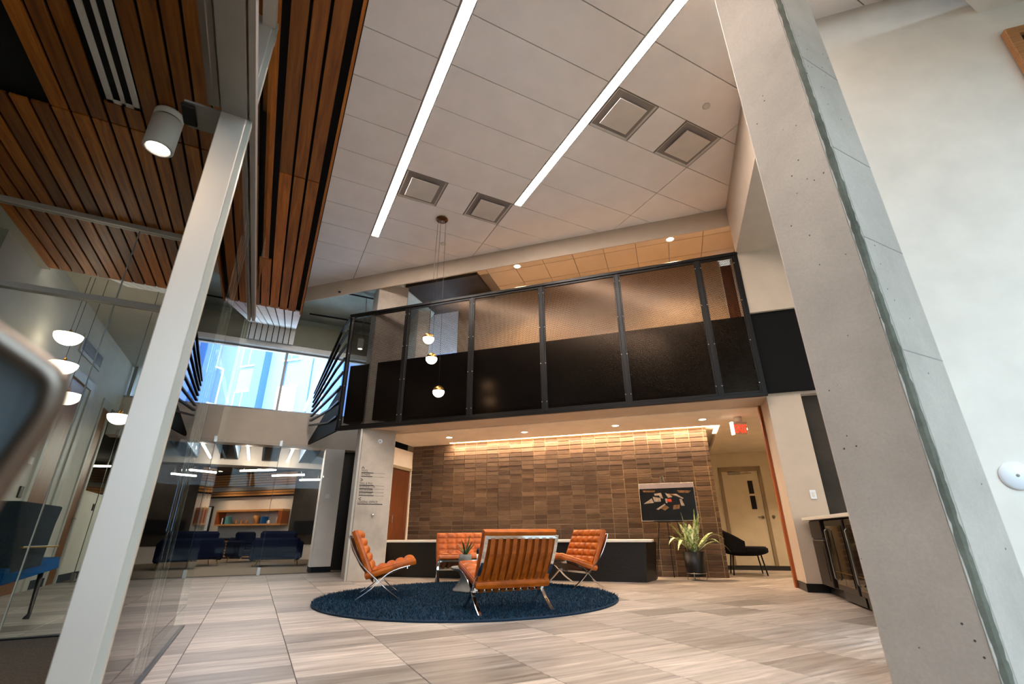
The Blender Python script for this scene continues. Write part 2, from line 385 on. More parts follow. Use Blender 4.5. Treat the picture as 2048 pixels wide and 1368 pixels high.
# ------------------------------------------------------------------ main ceiling
cg = setg(MB().prism([(-9, .63), (7.5, .63), (7.5, 1.0), tuple(P(6, 4.4)[:2]), tuple(P(1.6, 4.4)[:2]), tuple(P(1.6, 7.5)[:2]), tuple(P(-13, 7.5)[:2]), (-9, 12)], 5.893, 5.96), 'ceiling', M['tbar'], 'high white tiled ceiling above the seating area', 'ceiling')
xs = [-2.966, -.983, 1.0, 2.983, 4.966, 6.949]; YP = .6505
def region(poly):
    poly = clip(poly, S, S, 7.45); poly = clip(poly, 0, -1, -.63) if poly else poly
    return poly
def wall_clip(poly):
    # outside corner at w=1.47,n=4.28 : keep (w<1.47) or (n<4.28)
    a = clip(poly, S, -S, 1.47); b = clip(poly, -S, S, -1.47); b = clip(b, S, S, 4.28) if len(b) > 2 else []
    return a, b
tb = None
for k in range(5):
    for j in range(-5, 16):
        y0 = 3.16 + YP * j; y1 = y0 + YP; x0, x1 = xs[k], xs[k + 1]
        if x0 > .9 and x0 < 1.1 and y0 < 7.7: x0 = 1.155
        if x0 > 2.9 and x0 < 3.1 and y0 < 5.7: x0 = 3.13
        segs = [(x0, x1)]
        if k == 2 and abs(y0 - 5.762) < .05: segs = [(1.82, 2.32)]
        if k == 3 and abs(y0 - 3.16) < .05: segs = [(3.80, 4.29)]
        for a, b in segs:
            g = .006; poly = region([(a + g, y0 + g), (b - g, y0 + g), (b - g, y1 - g), (a + g, y1 - g)])
            if len(poly) < 3: continue
            for pp in wall_clip(poly):
                if len(pp) < 3: continue
                ar = abs(sum(pp[q][0] * pp[(q + 1) % len(pp)][1] - pp[(q + 1) % len(pp)][0] * pp[q][1] for q in range(len(pp)))) / 2
                if ar < .004: continue
                MB().prism(pp, 5.88, 5.892).build('ceiling_tile', M['ctile'], cg)
def strip_light(x0, x1, y1, label):
    t = thing('linear_light', label, 'light', (0, 0, 5.88), 0, 'recessed linear lights in the high ceiling')
    MB().box(x0 + .008, x1 - .008, .7, y1 - .01, -.004, .004).build('diffuser', M['strip'], t)
    MB().box(x0, x0 + .007, .7, y1, -.006, .012).box(x1 - .007, x1, .7, y1, -.006, .012).box(x0, x1, y1 - .008, y1, -.006, .012).build('trim', M['whites'], t)
strip_light(1.015, 1.15, 7.735, 'left of the two long white light strips in the ceiling')
strip_light(2.995, 3.125, 5.755, 'right of the two long white light strips, beside the pillar')
def diffuser(x0, x1, y0, y1, label):
    t = thing('ceiling_air_diffuser', label, 'vent', ((x0 + x1) / 2, (y0 + y1) / 2, 5.88), 0, None)
    a, b = (x1 - x0) / 2 - .006, (y1 - y0) / 2 - .006; w = .075
    MB().add([(-a, -b, -.004), (a, -b, -.004), (a, b, -.004), (-a, b, -.004), (-a + w, -b + w, .05), (a - w, -b + w, .05), (a - w, b - w, .05), (-a + w, b - w, .05)],
             [(0, 1, 5, 4), (1, 2, 6, 5), (2, 3, 7, 6), (3, 0, 4, 7)]).build('frame', M['white'], t)
    MB().box(-a + w, a - w, -b + w, b - w, .05, .055).build('throat', M['tbar'], t)
    MB().cbox(-a + w + .02, a - w - .02, -b + w + .02, b - w - .02, -.03, -.018, .005).build('plaque', M['white'], t)
diffuser(1.165, 1.815, 5.762, 6.4125, 'square ceiling diffuser just right of the left light strip')
diffuser(2.33, 2.977, 5.762, 6.4125, 'square ceiling diffuser at the end of the right light strip')
diffuser(3.14, 3.79, 3.16, 3.81, 'square ceiling diffuser beside the right light strip, larger in view')
diffuser(4.30, 4.96, 3.16, 3.81, 'square ceiling diffuser nearest the concrete pillar')
for (x, y, lb) in ((2.30, 7.40, 'small round detector in the ceiling beside the pendant wires'), (4.34, 2.87, 'small round detector in the ceiling near the pillar')):
    tag(MB().lathe([(0, 0), (.045, 0), (.05, -.012), (.03, -.02), (0, -.02)], 16, (x, y, 5.88)).build('ceiling_detector', M['white']), lb, 'detector')

# bulkheads and right-hand walls
setg(WB().box(-13, 1.47, 7.45, 7.475, 5.52, 5.90), 'trim_1', M['beige'], 'beige bulkhead beam where the high ceiling meets the balcony', 'beam')
setg(WB().box(1.47, 5, 4.30, 7.45, 4.97, 5.90), 'trim_2', M['beige'], 'beige boxed bulkhead at the upper right end of the balcony', 'bulkhead')
setg(WB().box(1.47, 5, 7.45, 7.75, 3.88, 4.97), 'wall_upper', M['beige'], 'beige upper wall between bulkhead and black band', 'wall')
setg(WB().box(1.9, 9, 4.28, 4.45, 0, 5.90), 'wall_right', M['wall'], 'large ivory wall on the right behind the concrete pillar', 'wall')
setg(MB().prism([(-9, -4), (12, -4), (12, .63), (-9, .63)], 5.36, 5.5), 'ceiling', M['white'], 'lower white soffit over the entrance at top right', 'ceiling')

# ------------------------------------------------------------------ balcony
setg(WB().box(-5.9, 5, 7.56, 9.1, 2.72, 3.88), 'trim_3', M['black'], 'black steel edge of the balcony floor behind the screens', 'slab')
setg(WB().box(-5.88, 1.72, 7.60, 8.95, 3.88, 3.895), 'floor', M['beige'], 'tan floor of the balcony behind the screens', 'floor')
rail = thing('balcony_railing', 'dark bronze balcony railing with perforated metal screens', 'railing', (0, 0, 0), R(-45))
ws = [-5.92, -4.60, -3.21, -1.845, -.475, .86, 1.455]
for i, w in enumerate(ws):
    MB().cbox(w - .03, w + .03, 7.425, 7.475, 2.55, 4.95, .004).build('post', M['bronze'], rail)
MB().cbox(-5.96, 1.49, 7.41, 7.49, 4.93, 4.985, .006).build('top_rail', M['bronze'], rail)
MB().cbox(-5.96, 1.49, 7.42, 7.48, 2.545, 2.60, .004).build('bottom_rail', M['bronze'], rail)
for a, b in zip(ws[:-1], ws[1:]):
    MB().box(a + .03, b - .03, 7.449, 7.4515, 2.60, 4.93).build('screen', M['perf'], rail)
    MB().cbox(a + .03, a + .055, 7.43, 7.47, 2.60, 4.93, .003).cbox(b - .055, b - .03, 7.43, 7.47, 2.60, 4.93, .003).cbox(a + .055, b - .055, 7.43, 7.47, 4.895, 4.93, .003).cbox(a + .055, b - .055, 7.43, 7.47, 2.60, 2.635, .003).build('screen_frame', M['bronze'], rail)
bo = None
for a, b in zip(ws[:-1], ws[1:]):
    for w in (a + .043, b - .043):
        for k in range(4):
            z = 2.75 + k * .68
            if bo is None: bo = MB().lathe([(0, -.006), (.009, -.006), (.009, 0)], 8, T=Matrix.Rotation(R(-90), 4, 'X')).build('bolt', M['steel'], rail); o = bo
            else: o = bo.copy(); C.objects.link(o)
            o.location = (w, 7.43, z)
# stair guard at the left end
sg = thing('stair_guard', 'black slatted stair guard running back from the left end of the balcony', 'railing')
for k in range(8):
    za = 4.94 - k * .30; zb = 3.72 - k * .105
    MB().bar([(1.05, 9.52, za), (.97, 10.1, za - .02 - .1 * (1 - k / 7)), (.70, 11.35, zb)], .05, .035, (1, .1, 0)).build('rail', M['bronze'], sg)
MB().add([(1.07, 9.5, 2.56), (1.07, 9.5, 3.5), (.72, 11.35, 2.62), (.72, 11.35, 2.56), (1.11, 9.5, 2.56), (1.11, 9.5, 3.5), (.76, 11.35, 2.62), (.76, 11.35, 2.56)],
         [(0, 1, 2, 3), (4, 7, 6, 5), (0, 4, 5, 1), (1, 5, 6, 2), (2, 6, 7, 3), (3, 7, 4, 0)]).build('stringer', M['black'], sg)
# balcony back wall, upper ceiling
setg(WB().box(-4.2, 1.42, 8.95, 9.1, 3.88, 5.77), 'wall_balcony', M['beige'], 'tan wall at the back of the balcony', 'wall')
d = struct('door_1', 'dark wooden door at the right end of the balcony', 'door', (0, 0, 0), R(-45))
MB().box(1.44, 1.64, 8.96, 9.02, 3.88, 5.6).build('leaf', M['woodd'], d)
MB().box(1.64, 1.72, 8.94, 9.04, 3.88, 5.7).box(1.42, 1.44, 8.94, 9.04, 3.88, 5.7).build('frame', M['white'], d)
setg(WB().box(1.72, 1.8, 7.76, 9.1, 3.88, 5.77), 'wall_balcony_right', M['beige'], 'beige end wall of the balcony', 'wall')
uc = setg(WB().box(-9, 1.9, 7.475, 12, 5.762, 5.80), 'ceiling', M['tbar'], 'tan tiled ceiling over the balcony', 'ceiling')
for i in range(-15, 3):
    for j in range(0, 4):
        a, b = -.094 + .60 * i, -.094 + .60 * (i + 1); y0, y1 = 7.60 + .59 * j - .2, 7.60 + .59 * (j + 1) - .2
        y0 = max(y0, 7.48); b = min(b, 1.9)
        if i <= -6 and j >= 1: continue
        if b - a < .05 or a < -5.3: continue
        WB().box(a + .006, b - .006, y0 + .006, y1 - .006, 5.75, 5.762).build('ceiling_tile', M['ctile2'], uc)
setg(WB().box(-5.2, -3.3, 7.85, 9.3, 5.68, 5.75), 'trim_4', M['concd'], 'dark panel for the unlit patch of balcony ceiling beside the concrete column', 'duct')  # dark panel put in for a ceiling patch that gets no light

def downlight(p, label, power, group, r=.085, col=WARM2):
    t = thing('downlight', label, 'light', p, 0, group)
    MB().lathe([(r * .72, -.002), (r * .75, -.006), (r, -.008), (r * 1.02, 0)], 24).build('trim', M['whites'], t)
    MB().lathe([(0, -.004), (r * .72, -.004), (r * .72, .0), (0, .0)], 24).build('lens', M['can'], t)
    pt('downlight_lamp', (p[0], p[1], p[2] - .03), power, col, .05, 125, .8, (p[0], p[1], 0))
downlight(P(-2.44, 7.90, 5.749), 'left of the two downlights above the balcony', 190, 'downlights over the balcony', col=WARM)
downlight(P(.53, 7.90, 5.749), 'right of the two downlights above the balcony', 190, 'downlights over the balcony', col=WARM)
for w, lb in ((-4.2, 'leftmost downlight under the balcony, nearest the concrete column'), (-2.6, 'second downlight from the left under the balcony'), (-.85, 'third downlight from the left under the balcony'), (.65, 'rightmost downlight under the balcony, beside the exit sign')):
    downlight(P(w, 8.76, 2.545), lb, 62, 'downlights under the balcony', .08, WARM)

# ------------------------------------------------------------------ alcove under the balcony
setg(WB().box(-5.45, 4, 7.56, 8.12, 2.56, 2.62), 'trim_5', M['beige'], 'beige underside strip along the balcony edge', 'soffit')
setg(WB().box(-5.45, 3.2, 8.12, 9.36, 2.545, 2.62), 'ceiling', M['gyp'], 'white ceiling of the alcove under the balcony', 'ceiling')
setg(WB().box(.98, 3.2, 9.36, 13.1, 2.545, 2.62).box(-5.45, -4.48, 9.36, 9.52, 2.545, 2.62), 'ceiling', M['gyp'], 'white ceiling of the passage to the cream door', 'ceiling')
setg(WB().box(-5.6, 3.2, 9.3, 13.1, 2.66, 2.70), 'ceiling', M['gyp'], 'recess above the cove light', 'ceiling')
cv = thing('cove_light', 'long warm cove light washing the top of the brick wall', 'light', (0, 0, 0), R(-45))
MB().box(-4.48, .93, 9.375, 9.44, 2.548, 2.556).box(.90, .965, 9.44, 10.2, 2.548, 2.556).build('led_strip', M['cove'], cv)
area('cove_lamp', P(-1.8, 9.41, 2.54), P(-1.8, 9.50, 0), 5.4, .05, 85, WARM2).rotation_euler = (R(0), 0, R(-45))
bw = setg(WB().box(-5.6, .735, 9.545, 9.9, 0, 2.66), 'wall_brick', M['mortar'], 'brown stack bond brick wall behind the low counter', 'wall')
bwd, bh = .2553, .088
cols = 24; rows = 29; ids = []
for i in range(cols + 1):
    for j in range(rows):
        a, b = -5.45 + bwd * i, -5.45 + bwd * (i + 1)
        b = min(b, .745)
        if b - a < .04: continue
        ids.append((a, b, j * bh, min(2.62, (j + 1) * bh)))
def hid(a, z): return (z < .52 and a < -.6)
ids.sort(key=lambda q: (hid(q[0], q[2]), -q[0] + abs(q[2] - 1.2) * .3))
rb = WB(); rng = random.Random(3)
meshes = {}
for n_, (a, b, z0, z1) in enumerate(ids):
    pr = rng.choice([0, .003, .006, .009]); dz = rng.choice([0, .0015, -.0015])
    if n_ < 300:
        key = (round(b - a, 3), round(z1 - z0, 3), pr)
        if key not in meshes:
            o = MB(RW).cbox(.006, b - a - .006, 9.535 - pr, 9.55, .007, z1 - z0 - .007, .003).build('brick', M['brick'], bw); meshes[key] = o.data
        else: o = bpy.data.objects.new('brick', meshes[key]); C.objects.link(o); o.parent = bw
        o.location = P(a, 0, z0 + dz)
    else: rb.box(a + .006, b - .006, 9.535 - pr, 9.55, z0 + .007 + dz, z1 - .007 + dz)
rb.build('brick_courses', M['brick'], bw, kind='stuff')
# low counter
ct = thing('low_counter', 'long low black mosaic counter with a white top in front of the brick wall', 'counter', (0, 0, 0), R(-45))
MB().add([(-5.43, 8.38, 0), (-.55, 8.38, 0), (-.42, 8.86, 0), (-5.43, 8.86, 0), (-5.43, 8.38, .575), (-.50, 8.38, .575), (-.36, 8.86, .575), (-5.43, 8.86, .575)],
         [(3, 2, 1, 0), (4, 5, 6, 7), (0, 1, 5, 4), (1, 2, 6, 5), (2, 3, 7, 6), (3, 0, 4, 7)]).build('body', M['mosaic'], ct)
MB().cbox(-5.45, -.40, 8.34, 8.90, .575, .615, .006).build('countertop', M['quartz'], ct)
# alcove left wall with door
setg(WB().box(-5.6, -5.45, 7.95, 8.66, 0, 2.42).box(-5.6, -5.45, 9.5, 9.9, 0, 2.42).box(-5.6, -5.45, 8.66, 9.5, 2.05, 2.42), 'wall_alcove_left', M['gyp'], 'cream side wall with the walnut door left of the brick wall', 'wall')
d = struct('door_2', 'walnut door between the concrete column and the brick wall', 'door', (0, 0, 0), R(-45))
MB().box(-5.53, -5.48, 8.74, 9.5, 0, 2.0).build('leaf', M['woodd'], d)
MB().box(-5.56, -5.44, 8.66, 8.73, 0, 2.05).box(-5.56, -5.44, 8.73, 9.5, 2.0, 2.06).build('frame', M['framep'], d)
MB().tube([(-5.46, 8.84, .93), (-5.42, 8.84, .93), (-5.42, 8.84, 1.08), (-5.46, 8.84, 1.08)], .008).build('handle', M['steel'], d)
setg(WB().box(-7.5, -5.6, 9.6, 9.9, 0, 3.0), 'wall_alcove_back', M['blackmatte'], 'back wall behind the column, coloured black for its shade', 'wall')  # matt black colour carries the darkness behind the column
# passage with cream door
setg(WB().box(.3, 1.14, 13.0, 13.1, 0, 2.62).box(2.07, 3.2, 13.0, 13.1, 0, 2.62).box(1.14, 2.07, 13.0, 13.1, 2.16, 2.62).box(1.0, 2.2, 13.1, 13.14, 0, 2.62).box(3.0, 3.2, 8.2, 13.1, 0, 2.62).box(.6, .74, 9.9, 13.1, 0, 2.62), 'wall_back', M['doorp'], 'cream walls of the passage at the far right', 'wall')
d = struct('door_3', 'cream metal door with narrow window beyond the black chair', 'door', (0, 0, 0), R(-45))
MB().box(1.20, 2.01, 13.02, 13.06, .01, 2.10).build('leaf', M['doorp'], d)
MB().box(1.13, 1.20, 12.96, 13.08, 0, 2.17).box(2.01, 2.08, 12.96, 13.08, 0, 2.17).box(1.13, 2.08, 12.96, 13.08, 2.10, 2.2).build('frame', M['framep'], d)
MB().box(1.75, 1.86, 13.008, 13.018, 1.57, 1.87).box(1.75, 1.86, 13.008, 13.018, 1.22, 1.52).build('window_pane', M['blackp'], d)
MB().box(1.35, 1.62, 12.97, 13.0, 2.02, 2.08).bar([(1.6, 12.96, 2.03), (1.85, 12.86, 2.03), (1.72, 12.97, 2.05)], .02, .01, (0, 0, 1)).build('closer', M['steel'], d)
MB().tube([(1.94, 13.02, 1.04), (1.94, 12.96, 1.04), (1.83, 12.96, 1.04)], .011).lathe([(0, 0), (.035, 0), (.035, .01), (0, .01)], 16, T=Matrix.Translation((1.94, 13.01, 1.04)) @ Matrix.Rotation(R(90), 4, 'X')).build('handle', M['steel'], d)
tag(MB().lathe([(0, .0), (.03, 0), (.035, .02), (.018, .05), (0, .055)], 14, T=RW @ Matrix.Translation((2.17, 13.0, 1.05)) @ Matrix.Rotation(R(90), 4, 'X')).build('door_stop', M['steel']), 'small round wall button right of the cream door', 'button')
downlight(P(2.3, 11.0, 2.545), 'added downlight brightening the passage in front of the cream door', 170, 'downlights under the balcony', .08, WARM2)  # unseen lamp added to brighten the passage and the cream door
# exit sign
ex = thing('exit_sign', 'red EXIT sign hanging from the ceiling under the balcony', 'sign', P(1.22, 8.78, 0), R(-20))
MB().box(-.12, .14, -.02, .03, 2.44, 2.455).lathe([(0, 2.455), (.06, 2.47), (.06, 2.545)], 16).build('mount', M['white'], ex)
MB().box(-.115, .135, -.002, .004, 2.25, 2.44).build('panel', glass('edge_lit_panel', (1, .86, .84, 1)), ex)
MB().box(-.15, -.12, -.03, .03, 2.24, 2.455).build('end_cap', M['globe2'], ex)
def text(s, size, mat, parent, loc, rot, name='lettering', ext=.001, align='LEFT', sx=1.0, bold=0):
    cu = bpy.data.curves.new('t', 'FONT'); cu.body = s; cu.size = size; cu.extrude = ext; cu.align_x = align; cu.offset = bold
    tmp = bpy.data.objects.new('t', cu); C.objects.link(tmp); dg = bpy.context.evaluated_depsgraph_get(); me = bpy.data.meshes.new_from_object(tmp.evaluated_get(dg))
    bpy.data.objects.remove(tmp); me.materials.clear(); me.materials.append(mat)
    o = bpy.data.objects.new(name, me); C.objects.link(o); o.parent = parent; o.location = loc; o.rotation_euler = rot; o.scale = (sx, 1, 1); return o
text('EXIT', .19, M['exit'], ex, (-.105, -.008, 2.28), (R(90), 0, 0), ext=.003, sx=.60, bold=.002)
# column at right of the alcove, wooden trim, dark wall
setg(WB().box(1.487, 1.93, 7.55, 8.10, 0, 2.62), 'wall_pier', M['beige'], 'white pier at the right end of the alcove', 'wall')
setg(WB().box(1.48, 1.94, 7.535, 8.10, 0, .10).box(1.475, 1.487, 7.55, 8.10, 0, .10), 'baseboard_pier', M['blackp'], 'black baseboard round the white pier', 'baseboard')
setg(WB().box(1.45, 1.50, 8.10, 8.19, 0, 2.56), 'trim_6', M['woodt'], 'cherry wood trim strip beside the white pier', 'trim')
setg(WB().box(1.93, 5, 7.70, 7.9, 0, 3.88), 'wall_dark', M['concd'], 'dark stone wall behind the cabinet', 'wall')
setg(WB().box(1.5, 5, 7.50, 7.62, 2.60, 3.88), 'trim_7', M['black'], 'black band continuing right of the railing', 'slab')
sw = thing('light_switch', 'white light switch on the white pier', 'switch', P(1.79, 7.545, 1.175), R(-45))
MB().cbox(-.036, .036, -.008, 0, -.058, .058, .003).build('plate', M['plast'], sw); MB().cbox(-.014, .014, -.014, -.008, -.03, .03, .002).build('rocker', M['white'], sw)
# cabinet with fridge
cb = thing('beverage_cabinet', 'espresso wood base cabinet under a white top beside the pier', 'cabinet', (0, 0, 0), R(-45))
MB().box(1.66, 2.25, 6.72, 7.49, .10, .845).build('body', M['cab'], cb)
MB().box(1.72, 2.25, 6.72, 7.49, 0, .10).build('toe_kick', M['blackp'], cb)
MB().cbox(1.60, 1.66, 6.78, 7.28, .12, .62, .008).cbox(1.595, 1.60, 6.84, 7.22, .18, .56, .002).build('door', M['cab'], cb)
MB().cbox(1.60, 1.66, 6.78, 7.28, .64, .835, .008).build('drawer', M['cab'], cb)
tag(WB().cbox(1.575, 2.27, 4.7, 7.50, .846, .882, .004).build('counter_slab', M['quartz']), 'white countertop over the dark cabinet and the drinks fridge', 'countertop')
fr = thing('drinks_fridge', 'black glass-front drinks fridge with a steel handle behind the pillar', 'fridge', (0, 0, 0), R(-45))
MB().cbox(1.68, 2.25, 5.98, 6.70, .03, .84, .006).build('body', M['blackp'], fr)
fd_ = MB().cbox(1.62, 1.67, 6.0, 6.68, .12, .83, .008).build('door', M['blackp'], fr)
MB().box(1.614, 1.62, 6.06, 6.62, .18, .77).build('glass_pane', paint('fridge_glass', '#050505', .06, bump=0), fd_)
MB().box(1.612, 1.62, 6.06, 6.62, .30, .306).box(1.612, 1.62, 6.06, 6.62, .18, .186).box(1.612, 1.62, 6.32, 6.326, .18, .30).build('rack', M['brass'], fd_)
MB().tube([(1.60, 6.55, .22), (1.58, 6.55, .24), (1.58, 6.55, .72), (1.60, 6.55, .74)], .007).build('handle', M['steel'], fd_)
MB().box(1.66, 1.70, 6.0, 6.68, .02, .11).build('grille', M['blackp'], fr)
fr2 = copy_tree(fr, loc=P(0, -.74, 0), label='second black drinks fridge, mostly hidden behind the pillar')

# ------------------------------------------------------------------ concrete pillar and column
pl = MB()
X0, Y0, X1, Y1, c1 = 2.93, 1.158, 3.40, 1.645, .035
pl.prism([(X0, Y0 + c1), (X0 + c1, Y0), (X1, Y0), (X1, Y1), (X0 + .012, Y1), (X0, Y1 - .012)], 0, 5.88)
p_ = setg(pl, 'pillar', M['conc'], 'large bare concrete pillar close on the right', 'pillar')
ch = MB(); rng = random.Random(5); zs = np.linspace(0, 5.88, 120)
vs = []; 
for z in zs:
    j1, j2 = rng.uniform(-.0015, .0015), rng.uniform(-.002, .002)
    vs += [(X0 - .001, Y0 + c1 + .004 + j1, z), (X0 + c1 + .004 + j2, Y0 - .001, z), (X0 + c1 / 2 - .004 + j1, Y0 + c1 / 2 - .004 + j1, z)]
fs = []
for i in range(len(zs) - 1):
    a = i * 3; fs += [(a, a + 3, a + 5, a + 2), (a + 2, a + 5, a + 4, a + 1)]
ch.add(vs, fs).build('rough_corner', M['chamf'], p_)
for z in (1.62, 2.35, 3.05, 3.9):
    MB().box(X0 + c1, X1, Y0 - .0015, Y0 + .001, z, z + .006).build('formwork_joint', M['tbar'], p_)
col = setg(MB().prism([(1.505, 9.064), (2.10, 9.064), (2.115, 9.08), (2.115, 9.66), (1.49, 9.66), (1.49, 9.08)], 0, 5.88), 'pillar', M['conc2'], 'concrete column with the directory lettering at the left end of the balcony', 'pillar')
dr = thing('directory_lettering', 'black directory lettering on the concrete column', 'sign', (0, 9.063, 0))
DW = (R(90), 0, 0)
def drow(s, x, z, sz, wb, wt):
    text(s, sz, M['ink'], dr, (x, 0, z), DW, ext=.0006, sx=.86)
    MB().box(x, x + wb, -.0015, 0, z - .026, z - .012).build('underline', M['ink'], dr)
    if wt: MB().box(x + wb, x + wt, -.001, 0, z - .024, z - .018).build('rule', M['inkl'], dr)
def arrow(x, z, rot):
    pts = [(-.022, -.02), (0, .02), (.022, -.02)]; m_ = MB()
    T = Matrix.Translation((x, 0, z)) @ Matrix.Rotation(rot, 4, 'Y')
    m_.bar([T @ Vector((a, -.001, b)) for a, b in pts], .002, .013, (0, 1, 0)); m_.build('arrow', M['ink'], dr)
arrow(1.565, 1.845, 0)
drow('POOL', 1.545, 1.775, .052, .215, .42); drow('FITNESS', 1.545, 1.71, .052, .20, .42)
arrow(1.565, 1.63, R(90))
for k, (s_, wb) in enumerate((('MAIL & PKG', .25), ('BUSINESS CTR', .235), ('RESTROOMS', .25), ('ELEVATORS', .26))): drow(s_, 1.535 + .002 * k, 1.555 - .058 * k, .05, wb, .44)
arrow(1.565, 1.305, R(-90)); drow('LEASING OFFICE', 1.535, 1.235, .055, .44, 0)
wd = thing('alarm_strobe', 'round white alarm at the top of the concrete column', 'alarm', (1.82, 9.064, 2.336))
MB().lathe([(.045, 0), (.043, .02), (.02, .03), (0, .03)], 20, T=Matrix.Rotation(R(90), 4, 'X')).build('body', M['plast'], wd)
MB().lathe([(.012, .03), (.010, .036), (0, .036)], 12, T=Matrix.Rotation(R(90), 4, 'X')).build('lens', M['tbar'], wd)
wd = thing('push_plate', 'small round steel button on the concrete column below the lettering', 'button', (1.817, 9.064, 1.036))
MB().lathe([(.03, 0), (.026, .03), (.018, .04), (0, .04)], 20, T=Matrix.Rotation(R(90), 4, 'X')).build('button', M['chrome'], wd)
tag(MB().box(1.455, 1.485, 9.05, 9.10, 0, 2.56).build('column_lit_side', M['frame']), 'pale strip added as the lighter left side of the concrete column', 'conduit')  # lighter side face of the column put in as a pale strip
lf = thing('tilted_spotlight', 'white cylinder spotlight behind the top left screen of the balcony', 'light', (1.33, 9.62, 4.42))
MB().lathe([(0, .12), (.055, .12), (.06, .1), (.06, -.1), (.045, -.1), (.045, -.09), (0, -.09)], 20).build('body', M['white'], lf)
MB().lathe([(0, -.095), (.043, -.095)], 16).build('lens', M['canw'], lf)
MB().tube([(0, 0, .12), (0, 0, .5), (.05, .1, .62), (.02, .1, 1.15)], .010).build('stem', M['alug'], lf)

# ------------------------------------------------------------------ right wall device and picture
dv = thing('round_wall_device', 'round white wall-mounted device low on the ivory wall', 'device', P(2.272, 4.28, 1.06), R(-45))
MB().lathe([(.095, 0), (.095, .012), (.088, .022), (0, .024)], 48, T=Matrix.Rotation(R(90), 4, 'X')).build('cover', M['plast'], dv)
MB().lathe([(.011, .024), (.010, .027), (0, .027)], 16, T=Matrix.Rotation(R(90), 4, 'X')).build('sensor_eye', M['tbar'], dv)
pf = thing('picture_frame', 'oak picture frame high on the ivory wall at the right edge', 'picture', P(3.44, 4.28, 3.0), R(-45))
a0, a1, z0, z1, fw_ = 0, 1.6, .2, 2.0, .085
for q, (x0, x1, b0, b1) in enumerate(((0, fw_, z0, z1), (a1 - fw_, a1, z0, z1), (fw_, a1 - fw_, z1 - fw_, z1), (fw_, a1 - fw_, z0, z0 + fw_))):
    MB().cbox(x0, x1, -.075, -.012, b0, b1, .003).build('frame_rail', M['woodf'], pf)
MB().box(fw_, a1 - fw_, -.035, -.03, z0 + fw_, z1 - fw_).build('canvas', paint('dark_canvas', '#141a22', .3, .5, 6), pf)

# ------------------------------------------------------------------ pendant
pe = thing('globe_pendant_cluster', 'pendant of three brass and opal globes hanging from a round bronze canopy', 'light', (2.036, 6.684, 5.88))
MB().lathe([(0, 0), (.10, 0), (.105, -.018), (.10, -.03), (0, -.03)], 32).build('canopy', metal('bronze_canopy', '#6a4a2c', .35), pe)
for k, (x, y, z) in enumerate(((1.943, 6.711, 3.58), (2.006, 6.693, 3.247), (2.136, 6.652, 2.72))):
    lx, ly, lz = x - 2.036, y - 6.684, z - 5.88; r = .088
    g_ = MB().lathe([(0, -r)] + [(r * math.cos(a), r * math.sin(a)) for a in np.linspace(-math.pi / 2 + .15, .05, 10)], 28, (lx, ly, lz)).build('globe', M['globe'], pe)
    MB().lathe([(r * 1.01 * math.cos(a), r * 1.01 * math.sin(a)) for a in np.linspace(.05, math.pi / 2 - .12, 8)] + [(0, r)], 28, (lx, ly, lz)).build('brass_cap', M['brass'], g_)
    MB().tube([(lx, ly, lz + r), (lx * .55 + (k - 1) * .012, ly * .4, -.03)], .0028, 5).build('wire', M['blackp'], pe)
# domes standing in for lamp reflections in the office glass
dm = thing('dome_reflection_cluster', 'cluster of opal domes standing in for lamp reflections in the office glass', 'light', (-2.4, 7.5, 3.95))
for (x, z, d_) in ((-2.541, 3.10, .15), (-2.491, 2.722, .15), (-2.354, 2.343, .15), (-1.774, 2.132, .13)):
    lx, lz, r = x + 2.4, z - 3.95, d_
    MB().lathe([(0, -r * .9)] + [(r * math.cos(a), r * .9 * math.sin(a)) for a in np.linspace(-math.pi / 2 + .15, 0, 9)] + [(0, .002)], 28, (lx, 0, lz)).build('dome', M['globe2'], dm)
    _dd = C.objects[-1]
    MB().lathe([(.03, .004), (.02, .05), (.006, .08)], 12, (lx, 0, lz)).build('cap', M['brass'], _dd)
    MB().tube([(lx, 0, lz + .08), (lx, 0, 0)], .003, 5).build('wire', M['blackp'], dm)

# ------------------------------------------------------------------ cedar slat ceiling
ZW = 3.65
wc = setg(MB().box(-2.70, .072, 5.36, 6.78, ZW + .05, ZW + .09).box(-2.70, .072, -3.9, 5.24, ZW + .05, ZW + .09).box(-2.70, .072, 5.24, 5.36, ZW + .05, ZW + .09), 'ceiling', M['blackmatte'], 'black backing of the cedar slat ceiling', 'ceiling')
MB().box(.052, .072, -3.9, 6.78, ZW - .02, ZW + .13).build('edge_board', M['wood'], wc)
MB().box(.075, .08, -3.9, 6.78, ZW + .0, ZW + .13).build('edge_line', M['blackmatte'], wc)
pw = .1185
breaks = [-3.9, 0.2, 1.9, 3.80, 5.40, 6.76]
def slat(b0, b1, y0, y1): MB().cbox(b0, b1, y0 + .008, y1 - .008, ZW, ZW + .02, .0015).build('slat', M['wood'], wc)
for (b0, b1) in ((-.101, -.005), (-.213, -.121), (-.331, -.233)):
    for y0, y1 in ((-3.9, .2), (.2, 3.80), (3.80, 6.76)): slat(b0, b1, y0, y1)
for (b0, b1) in ((-.445, -.382), (-.503, -.452)):
    slat(b0, b1, 1.2, 5.40); slat(b0, b1, -3.9, 1.2)
for (b0, b1) in ((-.445, -.349), (-.56, -.463)): slat(b0, b1, 5.40, 6.76)
for i in range(18):
    b1 = -.578 - i * pw; b0 = b1 - .099; m = (b0 + b1) / 2
    if b0 < -2.72: break
    for j in range(len(breaks) - 1):
        y0, y1 = breaks[j], breaks[j + 1]
        if m < -1.86 and j in (1, 2): continue      # dark square opening
        if -1.50 < m < -1.28:
            if j in (0, 1): continue
            if j == 2: y0 = 3.57
        slat(b0, b1, y0, y1)
